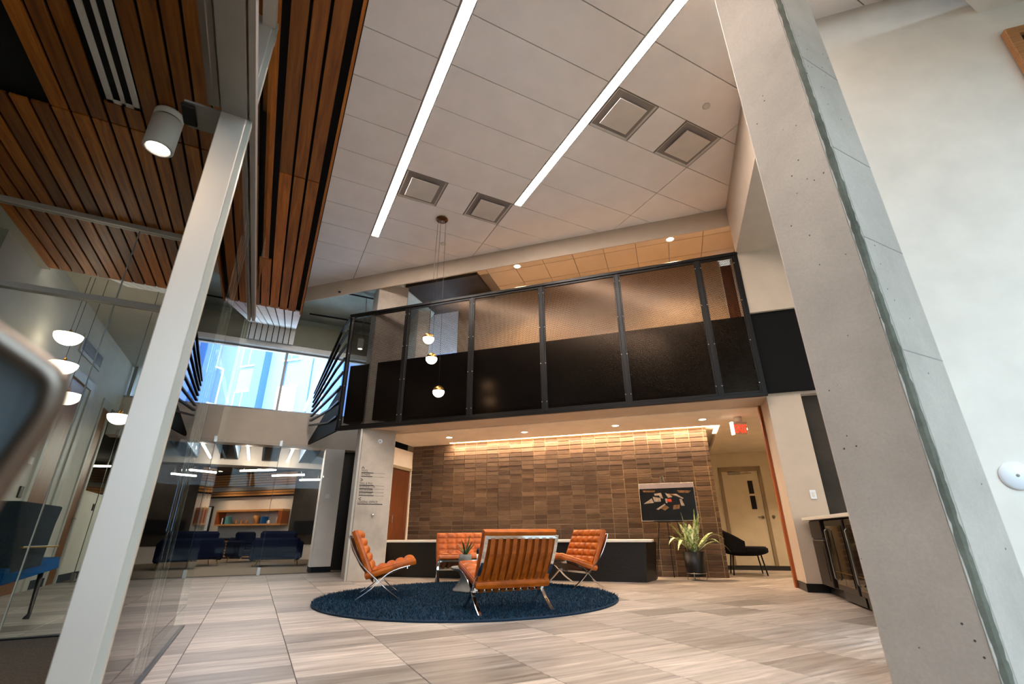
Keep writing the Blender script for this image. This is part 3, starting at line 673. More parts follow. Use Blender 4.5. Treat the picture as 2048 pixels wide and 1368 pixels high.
df = thing('linear_air_diffuser', 'white two-slot linear diffuser in the cedar ceiling', 'vent', (-1.38, 0, ZW))
MB().box(-.098, -.060, -.5, 3.56, -.008, .006).box(-.012, .012, -.5, 3.56, -.008, .006).box(.060, .098, -.5, 3.56, -.008, .006).box(-.098, .098, 3.535, 3.56, -.008, .006).build('frame', M['white'], df)
MB().box(-.07, .07, -.5, 3.54, .006, .01).build('slot', M['blackmatte'], df)
cn = thing('cylinder_spotlight', 'white cylinder spotlight hanging from the cedar ceiling', 'light', (-1.09, 3.50, ZW))
MB().lathe([(0, -.01), (.092, -.01), (.095, -.02), (.095, -.06), (.088, -.064)], 36).build('cap', M['white'], cn)
MB().lathe([(.086, -.060), (.086, -.075)], 36).build('reveal', M['blackp'], cn)
MB().lathe([(.088, -.072), (.095, -.078), (.095, -.335), (.088, -.342), (.076, -.342), (.072, -.325)], 36).build('body', M['white'], cn)
MB().lathe([(0, -.328), (.073, -.328)], 32).build('lens', M['canw'], cn)
pt('cylinder_lamp', (-1.09, 3.5, 3.27), 30, WARM2, .06, 110, .7, (-1.09, 3.5, 0))
for y_, wh in ((1.3, 'nearer the glass post, just above the frame'), (-1.0, 'farthest back, over the office entrance')):  # extra spotlights added out of view to light the office
    copy_tree(cn, (-1.09, y_, ZW), label='added cylinder spotlight lighting the office from the cedar ceiling, ' + wh)
    pt('cylinder_lamp', (-1.09, y_, 3.27), 45, WARM2, .06, 140, .8, (-1.09, y_, 0))
# grey gypsum ceiling left of the slats, corridor ceiling
setg(MB().box(-6, -2.70, -4, 6.85, ZW + .02, ZW + .12), 'ceiling', M['corr'], 'grey ceiling left of the cedar slats', 'ceiling')
setg(MB().box(-6, -1.55, 6.86, 13.6, ZW + .30, ZW + .40), 'ceiling', M['corr'], 'grey corridor ceiling beyond the office glass', 'ceiling')

# ------------------------------------------------------------------ glazed office front
XG = -.417
gp = thing('glass_partition', 'frameless glass office partition with champagne aluminium post and header', 'partition')
MB().cbox(-.54, -.418, 2.38, 2.44, 0, 3.66, .003).build('post', M['alu'], gp)
MB().box(-.4185, -.392, 2.39, 2.43, 0, 3.66).build('post_side', M['frame'], gp)
MB().cbox(-.54, -.415, -3.6, 5.33, 2.83, 2.90, .003).box(-.405, -.375, -3.6, 5.33, 2.835, 2.90).build('header', M['alug'], gp)
MB().box(-.60, -.545, -3.6, 2.36, 2.83, 2.87).box(-.575, -.57, -3.6, 2.36, 2.82, 2.83).build('door_track', M['steel'], gp)
MB().box(-.54, -.4, 2.44, 2.50, 3.57, 3.65).box(-.47, -.40, -3.6, 2.38, 3.58, 3.65).build('upper_track', M['alu'], gp)
MB().box(XG - .02, XG + .02, 2.44, 5.33, 0, .012).build('floor_track', M['blackp'], gp)
MB().box(-3.2, XG, 5.29, 5.33, 0, .012).build('floor_track', M['blackp'], gp)
MB().cbox(-3.2, -.54, 5.27, 5.34, 2.76, 2.815, .003).build('transom', M['alu'], gp)
MB().cbox(-3.2, -.45, 5.27, 5.34, 3.60, 3.65, .003).build('transom', M['alu'], gp)
for (y0, y1) in ((2.45, 3.62), (3.628, 5.30)):
    MB().box(XG - .006, XG + .006, y0, y1, .012, 2.83).build('glass_pane', M['glass'], gp)
MB().box(XG - .005, XG + .005, 2.44, 5.30, 2.90, 3.60).build('glass_pane', M['glass'], gp)
for (x0, x1) in ((-3.2, -1.566), (-1.558, XG - .01)):
    MB().box(x0, x1, 5.306, 5.316, .012, 2.76).build('glass_pane', M['glass'], gp)
    MB().box(x0, x1, 5.306, 5.316, 2.815, 3.60).build('glass_pane', M['glass'], gp)
MB().box(XG - .004, XG + .004, 3.62, 3.628, .012, 2.83).build('glass_joint', M['frame'], gp)
MB().box(-1.566, -1.558, 5.303, 5.319, .012, 2.76).box(-1.566, -1.558, 5.303, 5.319, 2.815, 3.6).build('glass_joint', M['frame'], gp)
sn = thing('door_sensor', 'black motion sensor on a grey plate beside the partition header', 'sensor', (-.64, 2.48, 2.83))
MB().box(-.07, .10, -.09, .10, .0, .012).build('plate', M['alug'], sn)
MB().cbox(-.085, -.02, -.08, .07, -.02, .002, .006).build('housing', M['blackp'], sn)

# ------------------------------------------------------------------ corridor left
XW = -2.8
wl = setg(MB().box(XW - .15, XW, 6.0, 8.72, 0, 3.96).box(XW - .15, XW, 8.72, 9.90, 3.02, 3.96).box(XW - .15, XW, 9.90, 10.55, 0, 3.96).box(XW - .15, XW, 10.55, 11.1, 2.95, 3.96).box(XW - .15, XW, 11.1, 13.6, 0, 1.42).box(XW - .15, XW, 11.1, 13.6, 2.95, 3.96), 'wall_left', M['corr'], 'grey corridor wall with doors seen through the office glass', 'wall')
wdc = wood('corridor_oak', '#4f2a08', '#74420f', '#8f5618', axis=2, rnd=False)
d = struct('door_4', 'brown wooden corridor door with tall grey frame', 'door')
lf_ = MB().box(XW - .04, XW - .0, 8.80, 9.50, 0, 2.92).build('leaf', wdc, d)
MB().box(XW - .1, XW + .03, 8.70, 8.80, 0, 3.05).box(XW - .1, XW + .01, 9.50, 9.72, 0, 3.05).box(XW - .1, XW + .03, 9.72, 9.90, 0, 3.05).box(XW - .1, XW + .03, 8.80, 9.72, 2.92, 3.05).build('frame', M['frame'], d)
MB().tube([(XW, 9.42, 1.0), (XW + .05, 9.42, 1.0), (XW + .05, 9.29, 1.0)], .012).build('handle', M['steel'], lf_)
d = struct('door_5', 'second brown corridor door, beyond the first', 'door')
lf_ = MB().box(XW - .04, XW + .0, 10.63, 11.03, 0, 2.85).build('leaf', wdc, d)
MB().box(XW - .1, XW + .02, 10.55, 10.63, 0, 3.0).box(XW - .1, XW + .02, 11.03, 11.12, 0, 3.0).box(XW - .1, XW + .02, 10.63, 11.03, 2.85, 3.0).build('frame', M['frame'], d)
MB().tube([(XW, 10.97, 1.0), (XW + .05, 10.97, 1.0), (XW + .05, 10.87, 1.0)], .012).build('handle', M['steel'], lf_)
setg(MB().box(XW, XW + .015, 9.92, 10.53, 0, .12).box(XW, XW + .015, 11.14, 13.5, 0, .12), 'baseboard_left', M['greyback'], 'dark baseboard of the corridor wall', 'baseboard')
w = struct('window_2', 'corridor window looking onto the stucco building', 'window')
MB().box(XW - .06, XW, 11.12, 11.16, 1.45, 2.95).box(XW - .06, XW, 12.6, 12.66, 1.45, 2.95).box(XW - .06, XW, 11.16, 13.6, 1.42, 1.47).build('frame', M['frame'], w)
MB().box(XW - .04, XW - .035, 11.16, 13.6, 1.47, 2.95).build('pane', M['glassc'], w)
vt = thing('wall_vent', 'rectangular louvred vent high on the corridor wall above the brown door', 'vent', (XW, 9.3, 3.42))
MB().box(0, .02, -.55, -.50, -.14, .14).box(0, .02, .50, .55, -.14, .14).box(0, .02, -.50, .50, .09, .14).box(0, .02, -.50, .50, -.14, -.09).build('frame', M['frame'], vt)
for k in range(8): MB().box(.002, .016, -.50, .50, -.088 + k * .0225, -.078 + k * .0225).build('louver', M['alug'], vt)
for (y, z, h, m, lb, ct_) in ((8.55, 1.25, .14, 'blackp', 'black card reader left of the brown corridor door', 'card reader'), (11.94, 1.22, .12, 'blackp', 'black card reader on the corridor wall beyond the second door', 'card reader'), (8.52, 1.64, .09, 'paper', 'small white room plate above the black card reader', 'plate')):
    tag(MB().cbox(XW, XW + .02, y - .05, y + .05, z - h / 2, z + h / 2, .003).build('card_reader' if m == 'blackp' else 'room_plate', M[m]), lb, ct_)

# ------------------------------------------------------------------ lounge front wall and clerestory
YL = 11.5
setg(MB().box(-3.0, 2.7, YL, YL + .35, 2.52, 2.98), 'trim_8', M['beige'], 'beige beam over the lounge glass doors', 'beam')
setg(MB().box(-2.95, 3.0, YL + .12, YL + .35, 2.98, 3.29), 'wall_clerestory', M['beige'], 'beige sill wall under the clerestory window', 'wall')
setg(MB().box(1.13, 1.54, YL - .01, YL + .36, 0, 2.52), 'wall_column', M['white'], 'white square column between lounge and lobby', 'wall')
setg(MB().box(1.12, 1.55, YL - .02, YL + .36, 0, .10), 'baseboard_column', M['char'], 'dark baseboard round the white square column', 'baseboard')
setg(MB().box(2.6, 2.9, 9.95, YL + .35, 3.9, 5.9), 'wall_far_side', M['gyp'], 'plain wall behind the concrete column', 'wall')
tag(MB().box(1.255, 1.335, YL - .02, YL - .01, 1.46, 1.545).box(1.27, 1.32, YL - .022, YL - .02, 1.50, 1.51).build('notice_plate', [M['paper']]), 'small white notice on the white square column', 'sign')
wn = struct('window_1', 'clerestory window onto the blue-grey building outside', 'window')
MB().box(-3.0, 3.0, YL + .15, YL + .25, 3.29, 3.33).box(-3.0, 3.0, YL + .15, YL + .25, 4.70, 4.74).box(-.045, .01, YL + .15, YL + .25, 3.33, 4.70).box(-2.75, -2.70, YL + .15, YL + .25, 3.33, 4.70).box(2.3, 2.35, YL + .15, YL + .25, 3.33, 4.70).build('frame', M['alug'], wn)
for a, b in ((-2.70, -.045), (.01, 2.3)): MB().box(a, b, YL + .19, YL + .196, 3.33, 4.70).build('pane', M['glassc'], wn)
setg(MB().box(-3.0, 3.0, YL + .02, YL + .3, 4.74, 4.86), 'trim_9', M['whites'], 'pale window head above the clerestory', 'trim')
setg(MB().box(.05, 3.0, YL, YL + .3, 4.86, 5.42), 'trim_10', M['olive'], 'drop beam above the clerestory, its shade painted in olive', 'beam')  # olive colour carries the shade over the window
setg(MB().box(-3.0, 3.0, YL + .3, YL + .4, 4.86, 6.0), 'wall_over_window', M['concg'], 'pale concrete wall above the clerestory', 'wall')
sl = setg(MB().add([(-2.2, 6.78, 3.70), (.072, 6.78, 3.70), (.072, 11.46, 5.27), (-2.2, 11.46, 5.27), (-2.2, 6.78, 3.74), (.072, 6.78, 3.74), (.072, 11.46, 5.31), (-2.2, 11.46, 5.31)],
     [(0, 1, 2, 3), (7, 6, 5, 4), (0, 4, 5, 1), (1, 5, 6, 2), (2, 6, 7, 3), (3, 7, 4, 0)]), 'ceiling', M['blackmatte'], 'sloping white slatted ceiling beyond the cedar slats', 'ceiling')
for i in range(19):
    b1 = .072 - i * pw; b0 = b1 - .10
    MB().add([(b0, 6.78, 3.67), (b1, 6.78, 3.67), (b1, 11.44, 5.235), (b0, 11.44, 5.235), (b0, 6.78, 3.69), (b1, 6.78, 3.69), (b1, 11.44, 5.26), (b0, 11.44, 5.26)],
             [(3, 2, 1, 0), (4, 5, 6, 7), (0, 1, 5, 4), (1, 2, 6, 5), (2, 3, 7, 6), (3, 0, 4, 7)]).build('slat', M['whites'], sl)
    MB().box(b0, b1, 11.42, 11.45, 4.84, 5.23).build('slat', M['whites'], sl)
setg(MB().box(-3.0, .04, 11.452, 11.5, 4.87, 5.4), 'wall_slat_backing', M['blackmatte'], 'black backing behind the white slats', 'wall')
rc = setg(MB().prism([(.09, 10.53), tuple(P(-5.0, 7.49)[:2]), (3.0, 10), (3.0, 11.8), (.09, 11.8)], 5.66, 5.8), 'ceiling', M['concg'], 'pale roof concrete left of the balcony', 'ceiling')
tag(MB().tube([(.3, 11.2, 5.6), (2.6, 11.1, 5.6)], .02).build('ceiling_pipe', M['blackp']), 'black pipe under the pale roof concrete near the window', 'pipe')
tag(MB().tube([(.75, 9.75, 5.6), (2.2, 9.75, 5.6)], .02).build('ceiling_pipe', M['blackp']), 'black pipe under the roof concrete beside the column top', 'pipe')
setg(MB().box(-3.05, -2.95, 11.0, YL + .4, 2.5, 6), 'wall_end', M['corr'], 'grey return wall at the left of the clerestory', 'wall')
# lounge glass doors
for k, (xa, xb, lb) in enumerate(((-2.6, -1.05, 'leftmost glass panel of the lounge front, with steel fittings'), (-1.04, .18, 'middle glass door of the lounge with steel floor pivot'), (.19, 1.12, 'right glass panel of the lounge front beside the white column'))):
    t = thing('glass_door', lb, 'glass door', (xa, 11.2, 0), 0, 'glass doors of the lounge')
    MB().box(0, xb - xa, -.006, .006, .02, 2.52).build('glass_pane', M['glassc'], t)
    MB().box(-.004, .004, -.008, .008, .02, 2.52).build('edge', M['blackp'], t)
    MB().cbox(-.03, .03, -.02, .02, 0, .14, .004).cbox(-.03, .03, -.02, .02, 2.46, 2.58, .004).build('patch_fitting', M['steel'], t)

# ------------------------------------------------------------------ lounge beyond
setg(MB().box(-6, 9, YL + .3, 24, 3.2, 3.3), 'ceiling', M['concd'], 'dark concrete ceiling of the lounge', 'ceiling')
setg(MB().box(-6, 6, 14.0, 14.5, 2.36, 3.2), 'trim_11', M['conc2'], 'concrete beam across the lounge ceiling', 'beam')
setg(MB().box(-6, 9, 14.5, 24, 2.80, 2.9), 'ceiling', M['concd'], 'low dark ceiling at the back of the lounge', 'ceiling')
fx = [-1.6, -1.25, -.97, -.70, -.13, .20, .75, 1.03]
bf = None
for x in fx:
    o = MB().cbox(-.02, .02, 0, 2.2, 2.50, 3.15, .002)
    if bf is None: bf = o.build('ceiling_baffle', paint('blue_grey_baffle', '#5f7488', .6)); f_ = bf
    else: f_ = bf.copy(); C.objects.link(f_)
    f_.location = (x, 11.78, 0)
    tag(f_, ['far left', 'second', 'third', 'fourth', 'fifth', 'sixth', 'seventh', 'rightmost'][fx.index(x)] + ' blue-grey fin under the lounge ceiling, counted from the left', 'ceiling fin', 'ceiling fins in the lounge')
def tube_light(a, b, z, lb, r=.022, g='white tube lights in the lounge'):
    t = thing('tube_light', lb, 'light', (a[0], a[1], z), 0, g)
    dx, dy = b[0] - a[0], b[1] - a[1]
    MB().tube([(0, 0, 0), (dx, dy, 0)], r, 8).build('tube', M['tubew'], t)
    MB().tube([(dx * .1, dy * .1, 0), (dx * .1, dy * .1, 2.8 - z)], .003, 4).build('wire', M['alug'], t); MB().tube([(dx * .9, dy * .9, 0), (dx * .9, dy * .9, 2.8 - z)], .003, 4).build('wire', M['alug'], t)
tube_light((-.44, 11.8), (-.44, 13.9), 2.5, 'tube light between the lounge fins left of the door edge')
tube_light((.46, 11.8), (.46, 13.9), 2.5, 'tube light between the lounge fins right of the door edge')
tube_light((-1.45, 11.8), (-1.45, 13.9), 2.5, 'tube light between the far left lounge fins')
tube_light((-.64, 15.4), (.23, 14.76), 2.38, 'nearest of the three slanting tube lights at the back of the lounge')
tube_light((.19, 16.3), (1.03, 15.7), 2.38, 'middle of the three slanting tube lights at the back of the lounge')
tube_light((1.03, 17.3), (1.6, 16.9), 2.38, 'farthest of the three slanting tube lights at the back of the lounge')
tube_light((-2.3, 14.9), (-1.2, 15.3), 2.30, 'tube light seen through the office glass, left end')
tag(MB().lathe([(0, 0), (.12, 0), (.14, -.03), (.10, -.07), (0, -.07)], 20, (-.19, 16.6, 2.8)).build('ceiling_speaker', M['white']), 'white round ceiling fitting between the slanting tube lights', 'fitting')
for w_, lb in ((-14.9, 'left added downlight brightening the lounge wall'), (-13.2, 'right added downlight brightening the lounge wall')): downlight(P(w_, 12.9, 2.798), lb, 60, 'added downlights brightening the lounge wall', .08)  # unseen downlights added to brighten the lounge back wall
setg(WB().box(-17.5, -12.22, 13.8, 14.0, 0, 2.95), 'wall_lounge', M['white'], 'pale back wall of the lounge with the shelf niche', 'wall')
lp = setg(WB().box(-17.3, -12.26, 13.70, 13.8, 1.98, 2.8), 'trim_12', M['blackmatte'], 'wood slat panel high on the lounge wall', 'panel')
for k in range(9):
    z = 2.02 + k * .085
    if k in (2, 3): continue
    MB(RW).box(-17.3, -12.27, 13.66, 13.70, z, z + .065).build('slat', M['woodl'], lp)
MB(RW).box(-17.3, -12.27, 13.65, 13.70, 2.19, 2.335).build('linear_grille', M['alu'], lp)
nb = thing('wall_shelf', 'long wooden box shelf on the lounge back wall', 'shelf', (0, 0, 0), R(-45))
MB().box(-15.3, -12.45, 13.45, 13.8, 1.48, 1.54).build('top', M['woodl'], nb); MB().box(-15.3, -12.45, 13.45, 13.8, 1.03, 1.08).build('bottom', M['woodl'], nb)
MB().box(-15.3, -15.24, 13.45, 13.8, 1.08, 1.48).build('side', M['woodt'], nb); MB().box(-12.52, -12.45, 13.45, 13.8, 1.08, 1.48).build('side', M['woodt'], nb)
MB().box(-12.62, -12.52, 13.46, 13.8, 1.08, 1.48).build('side', M['woodt'], nb)
for (w_, dw, h, m, lb) in ((-15.02, .03, .20, 'paper', 'white book at the left end of the lounge shelf'), (-14.97, .03, .22, 'blackp', 'black book at the left end of the lounge shelf'), (-14.92, .03, .22, 'char', 'dark grey book beside the teal book on the lounge shelf'), (-14.86, .04, .25, 'teal', 'teal book at the left end of the lounge shelf'), (-14.80, .03, .25, 'teal', 'second teal book, right of the first on the lounge shelf'),
                       (-13.38, .03, .2, 'ink', 'black book right of the round vase on the lounge shelf'), (-13.33, .03, .22, 'winblue', 'pale blue book on the lounge shelf'), (-13.27, .04, .23, 'blueseat', 'first dark blue book on the lounge shelf'), (-13.20, .04, .23, 'blueseat', 'second dark blue book on the lounge shelf, right of the first')):
    tag(WB().cbox(w_ - dw, w_ + dw * .6, 13.5, 13.68, 1.081, 1.081 + h, .003).build('book', M[m]), lb, 'book', 'books on the lounge shelf')
for k, w_ in enumerate((-14.5, -14.27, -14.05)):
    tag(MB().lathe([(0, 0), (.035, 0), (.02, .05), (.045, .09), (.02, .13), (.03, .15), (0, .15)], 12, tuple(P(w_, 13.6, 1.081))).build('small_vase', M['woodl']), ('left', 'middle', 'right')[k] + ' of the three little ornaments on the lounge shelf', 'ornament', 'ornaments on the lounge shelf')
tag(MB().lathe([(0, 0), (.05, 0), (.04, .05), (.11, .14), (.12, .22), (.07, .30), (0, .31)], 20, tuple(P(-13.62, 13.6, 1.081))).build('round_vase', M['woodl']), 'tan round vase in the middle of the lounge shelf', 'vase')
tag(MB().lathe([(0, 0), (.05, .0), (.05, .08), (.0, .12)], 14, tuple(P(-13.08, 13.58, 1.081))).build('candle_jar', M['paper']), 'small white jar beside the blue books', 'jar')
tag(MB().lathe([(0, 0), (.04, .0), (.04, .2), (.015, .24), (.015, .30), (0, .30)], 14, tuple(P(-12.72, 13.58, 1.081))).build('white_bottle', M['paper']), 'white bottle at the right end of the lounge shelf', 'bottle')
tv = thing('wall_screen', 'tilted pale wall screen left of the lounge shelf', 'screen', (0, 0, 0), R(-45))
MB().box(-16.4, -15.78, 13.66, 13.72, .85, 1.70).build('housing', M['blackp'], tv); MB().box(-16.38, -15.82, 13.655, 13.66, .88, 1.67).build('display', M['facadew'], tv)
lb_ = thing('slatted_bench', 'low slatted wood bench under the lounge shelf', 'bench', (0, 0, 0), R(-45))
MB().box(-16.0, -13.2, 13.4, 13.8, .60, .64).build('top', M['blackp'], lb_); MB().box(-15.9, -13.3, 13.5, 13.75, 0, .6).build('body', M['blackmatte'], lb_)
for k in range(6): MB().box(-15.9, -13.3, 13.46, 13.5, .05 + .09 * k, .11 + .09 * k).build('slat', M['woodl'], lb_)
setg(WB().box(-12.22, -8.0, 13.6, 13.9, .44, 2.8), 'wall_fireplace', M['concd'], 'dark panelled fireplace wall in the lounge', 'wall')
setg(WB().box(-12.22, -8.0, 13.62, 13.9, 0, .44), 'wall_hearth', M['white'], 'pale base under the fireplace wall', 'wall')
tag(WB().box(-12.0, -10.8, 13.55, 13.6, .75, 1.15).build('fireplace', M['blackp']), 'wide black fireplace opening in the lounge', 'fireplace')
setg(MB().box(-6.1, -6, 11.8, 24, 0, 3.2).box(-6, -2.95, YL + .3, YL + .35, 0, 3.2), 'wall_lounge_left', M['corr'], 'grey side wall of the lounge', 'wall')
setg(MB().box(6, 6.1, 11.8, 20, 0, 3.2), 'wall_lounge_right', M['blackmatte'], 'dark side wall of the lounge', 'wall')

def sofa(name, label, loc, rz, W, cushions, cat='sofa'):
    t = thing(name, label, cat, loc, rz, 'navy seating in the lounge')
    MB().cbox(-W / 2 + .1, W / 2 - .1, -.40, .40, .16, .34, .02).build('base', M['navy'], t)
    MB().cbox(-W / 2 + .05, W / 2 - .05, .28, .46, .16, .66, .05).build('back', M['navy'], t)
    for s in (-1, 1): MB().cbox(min(s * W / 2, s * (W / 2 - .13)), max(s * W / 2, s * (W / 2 - .13)), -.42, .42, .14, .58, .04).build('arm', M['navy'], t)
    n = cushions; cw = (W - .28) / n
    for k in range(n):
        x = -W / 2 + .14 + cw * k
        MB().cbox(x + .005, x + cw - .005, -.42, .28, .34, .46, .03).build('seat_cushion', M['navy'], t)
        MB(Matrix.Translation((x + cw / 2, .22, .62)) @ Matrix.Rotation(R(-12), 4, 'X')).cbox(-cw / 2 + .01, cw / 2 - .01, -.07, .07, -.18, .20, .05).build('back_cushion', M['navy'], t)
    for sx in (-1, 1):
        for sy in (-1, 1): MB().tube([(sx * (W / 2 - .12), sy * .32, .16), (sx * (W / 2 - .08), sy * .36, 0)], .016, 8, r2=.009).build('leg', M['gold'], t)
    return t
sofa('loveseat', 'navy loveseat seen from behind in the middle of the lounge doorway', (.60, 14.45, 0), R(180 - 8), 1.15, 1)
sofa('sofa', 'navy sofa on the left with its arm toward the doorway', (-1.65, 15.3, 0), R(200), 1.9, 2)
sofa('armchair', 'navy armchair behind the loveseat', (-.1, 17.1, 0), R(30), .9, 1, 'armchair')
sofa('armchair', 'navy armchair right of the white square column', (2.45, 15.9, 0), R(-30), .95, 1, 'armchair')
sofa('armchair', 'navy armchair far left behind the office glass', (-3.7, 15.0, 0), R(180), 1.0, 1, 'armchair')

# ------------------------------------------------------------------ outside buildings
fb = thing('apartment_building', 'pale blue-grey clad building outside the clerestory window', 'building', (0, 0, 0), R(-45))
MB().box(-60, 5, 22.05, 24, -3, 30).build('wall', M['facade'], fb)
for k in range(30): MB().box(-58 + k * 2.0, -57.94 + k * 2.0, 21.99, 22.05, -3, 30).build('joint', M['winblue'], fb)
rng = random.Random(11)
for k in range(14):
    for z in (3.5, 7.2, 10.9, 14.6):
        a = -46 + k * 3.4 + rng.choice([0, .7, 1.2])
        wf_ = MB().box(a - .08, a + 1.3, 21.94, 22.05, z - .08, z + 1.98).build('window_frame', M['facadew'], fb); pmat = M['facadew'] if rng.random() < .4 else M['winblue']
        for b_ in (0, .62): MB().box(a + b_, a + b_ + .56, 21.93, 21.96, z, z + 1.9).build('pane', pmat, wf_)
for k in range(5): MB().box(-36 + k * 6, -35.3 + k * 6, 21.5, 22.05, -3, 30).build('pilaster', M['winblue'], fb)
MB().box(-30, -8, 20.2, 20.3, 5.2, 5.35).box(-30, -8, 20.2, 20.3, 6.25, 6.32).build('walkway_rail', M['facadew'], fb)
for k in range(60): MB().box(-30 + k * .37, -29.96 + k * .37, 20.22, 20.28, 5.3, 6.3).build('baluster', M['facadew'], fb)
sb = thing('stucco_building', 'tan stucco building with teal windows outside the corridor', 'building', (-9, 20, 0))
MB().box(-1, 0, -14, 14, -1, 9).build('wall', M['stucco'], sb)
for k in range(12):
    for j in range(3): MB().box(0, .05, -12 + k * 2, -10.2 + k * 2, 2.4 + j * 1.3, 3.5 + j * 1.3).build('pane', M['teal'], sb)
MB().box(0, .1, -12.2, 12, 2.3, 2.4).box(0, .1, -12.2, 12, 3.55, 3.65).box(0, .1, -12.2, 12, 4.85, 4.95).build('window_band', M['facadew'], sb)
setg(MB().box(-60, -3.2, -10, 60, -.3, -.12).box(-3.2, 60, 26, 90, -.3, -.12), 'ground', M['stucco'], 'pale ground outside', 'ground')
setg(MB().box(-40, 60, -40, -4.2, -.3, -.12), 'ground', paint('asphalt', '#55534f', .9), 'grey paving outside the entrance', 'ground')
setg(MB().box(-40, 60, -26, -24, -.12, 4.5), 'wall_reflection_block', paint('opposite_block', '#4a3d35', .9), 'unseen dark building behind the camera, added to darken glass reflections', 'building')  # unseen block added to darken what the glass doors reflect
setg(MB().box(-6, 9, YL + .42, 24, 3.31, 3.34).box(-6, 9, YL + .3, YL + .42, 3.25, 3.28), 'roof', M['facadew'], 'white sheet added on the lounge roof to bounce sun into the clerestory', 'roof')  # white top layer added to bounce sunlight through the clerestory
# enclosure behind the camera (entrance side)
setg(MB().box(-6.1, -6, -4, 11.8, 0, 6).box(-6, -1.5, -4.1, -4, 0, 6).box(8.5, 12, -4.1, -4, 0, 6).box(-1.5, 8.5, -4.1, -4, 4.9, 6), 'wall_entrance', M['wall'], 'white walls around the entrance glazing behind the camera', 'wall')
setg(WB().box(8.9, 9.05, -2, 4.4, 0, 5.9), 'wall_east', M['wall'], 'white wall at the far right behind the camera', 'wall')
setg(MB().box(-6.1, 13, -4.1, 12.2, 6.2, 6.3), 'ceiling', M['tbar'], 'roof slab over the lobby', 'ceiling')
wn = struct('window_3', 'entrance glazing behind the camera', 'window')
for x in (-1.5, 1.0, 3.5, 6.0, 8.44): MB().box(x, x + .06, -4.08, -4.0, 0, 4.9).build('mullion', M['alug'], wn)
MB().box(-1.5, 8.5, -4.05, -4.04, 0, 4.9).build('pane', M['glassc'], wn)

# ------------------------------------------------------------------ rug
ru = thing('round_rug', 'round navy shag rug under the leather chairs', 'rug', (2.44, 5.98, 0))
RR = 1.77
MB().lathe([(0, .0), (RR, .0), (RR + .01, .01), (RR, .02), (0, .02)], 96).build('backing', paint('rug_navy', '#0c2438', .95), ru)
rs = np.random.RandomState(4); N = 52000
rr = RR * np.sqrt(rs.rand(N)) * 1.0; th = rs.rand(N) * 2 * np.pi
bx, by = rr * np.cos(th), rr * np.sin(th); a = rs.rand(N) * 2 * np.pi; lx, ly = rs.randn(N) * .016, rs.randn(N) * .016; hh = .028 + rs.rand(N) * .022; wd_ = .0055
V = np.zeros((N, 3, 3)); V[:, 0] = np.stack([bx - wd_ * np.cos(a), by - wd_ * np.sin(a), np.full(N, .015)], 1); V[:, 1] = np.stack([bx + wd_ * np.cos(a), by + wd_ * np.sin(a), np.full(N, .015)], 1); V[:, 2] = np.stack([bx + lx, by + ly, hh], 1)
me = bpy.data.meshes.new('pile'); me.vertices.add(N * 3); me.vertices.foreach_set('co', V.ravel()); me.loops.add(N * 3); me.loops.foreach_set('vertex_index', np.arange(N * 3)); me.polygons.add(N); me.polygons.foreach_set('loop_start', np.arange(0, N * 3, 3)); me.update(calc_edges=True)
t = NT('rug_pile'); n = t.noise(t.coord(), 26, 4, .7); t.set(t.ramp(n, [(.35, lin('#041420')), (.5, lin('#0a2a3e')), (.68, lin('#1c4a60'))]), .8, 0, .3); me.materials.append(t.m)
o = bpy.data.objects.new('pile', me); C.objects.link(o); o.parent = ru; o['kind'] = 'stuff'

# ------------------------------------------------------------------ leather lounge chairs
def cushion(L, Wd, T, nu, nv, res=7):
    """local x along L, y along width, z up (tufted face)"""
    NU, NV = nu * res, nv * res; m_ = MB(); vs = []; fs = []
    def h(u, v):
        a = abs(math.sin(math.pi * u * nu)) ** .5; b = abs(math.sin(math.pi * v * nv)) ** .5
        return T * (.66 + .34 * min(a, b) ** .7 * (.8 + .2 * a * b))
    e = .012
    for i in range(NU + 1):
        for j in range(NV + 1):
            u, v = i / NU, j / NV; x = L * u; y = Wd * (v - .5); z = h(u, v)
            vs.append((x, y, z if 0 < i < NU and 0 < j < NV else T * .72))
    for i in range(NU):
        for j in range(NV):
            k = i * (NV + 1) + j; fs.append((k, k + NV + 1, k + NV + 2, k + 1))
    m_.add(vs, fs, True)
    ring = [(0, -1), (1, -1), (1, 1), (0, 1)]
    def rect(o, z): return [(-o, -Wd / 2 - o, z), (L + o, -Wd / 2 - o, z), (L + o, Wd / 2 + o, z), (-o, Wd / 2 + o, z)]
    lay = [rect(0, T * .72), rect(.008, T * .60), rect(.012, T * .4), rect(.008, T * .15), rect(0, 0)]
    vv = [p for l in lay for p in l]; ff = []
    for a in range(4):
        for k in range(4): ff.append((a * 4 + k, a * 4 + (k + 1) % 4, (a + 1) * 4 + (k + 1) % 4, (a + 1) * 4 + k)[::-1])
    ff.append((16, 17, 18, 19)[::-1]); m_.add(vv, ff)
    for zz in (T * .72, .004):
        m_.tube([(0, -Wd / 2, zz), (L, -Wd / 2, zz), (L, Wd / 2, zz), (0, Wd / 2, zz), (0, -Wd / 2, zz)], .006, 6)
    return m_
def catmull(pts, n=7):
    out = []; P_ = [pts[0]] + list(pts) + [pts[-1]]
    for i in range(1, len(P_) - 2):
        p0, p1, p2, p3 = [np.array(q, float) for q in P_[i - 1:i + 3]]
        for k in range(n):
            t = k / n; out.append(tuple(.5 * ((2 * p1) + (-p0 + p2) * t + (2 * p0 - 5 * p1 + 4 * p2 - p3) * t * t + (-p0 + 3 * p1 - 3 * p2 + p3) * t ** 3)))
    out.append(tuple(pts[-1])); return out
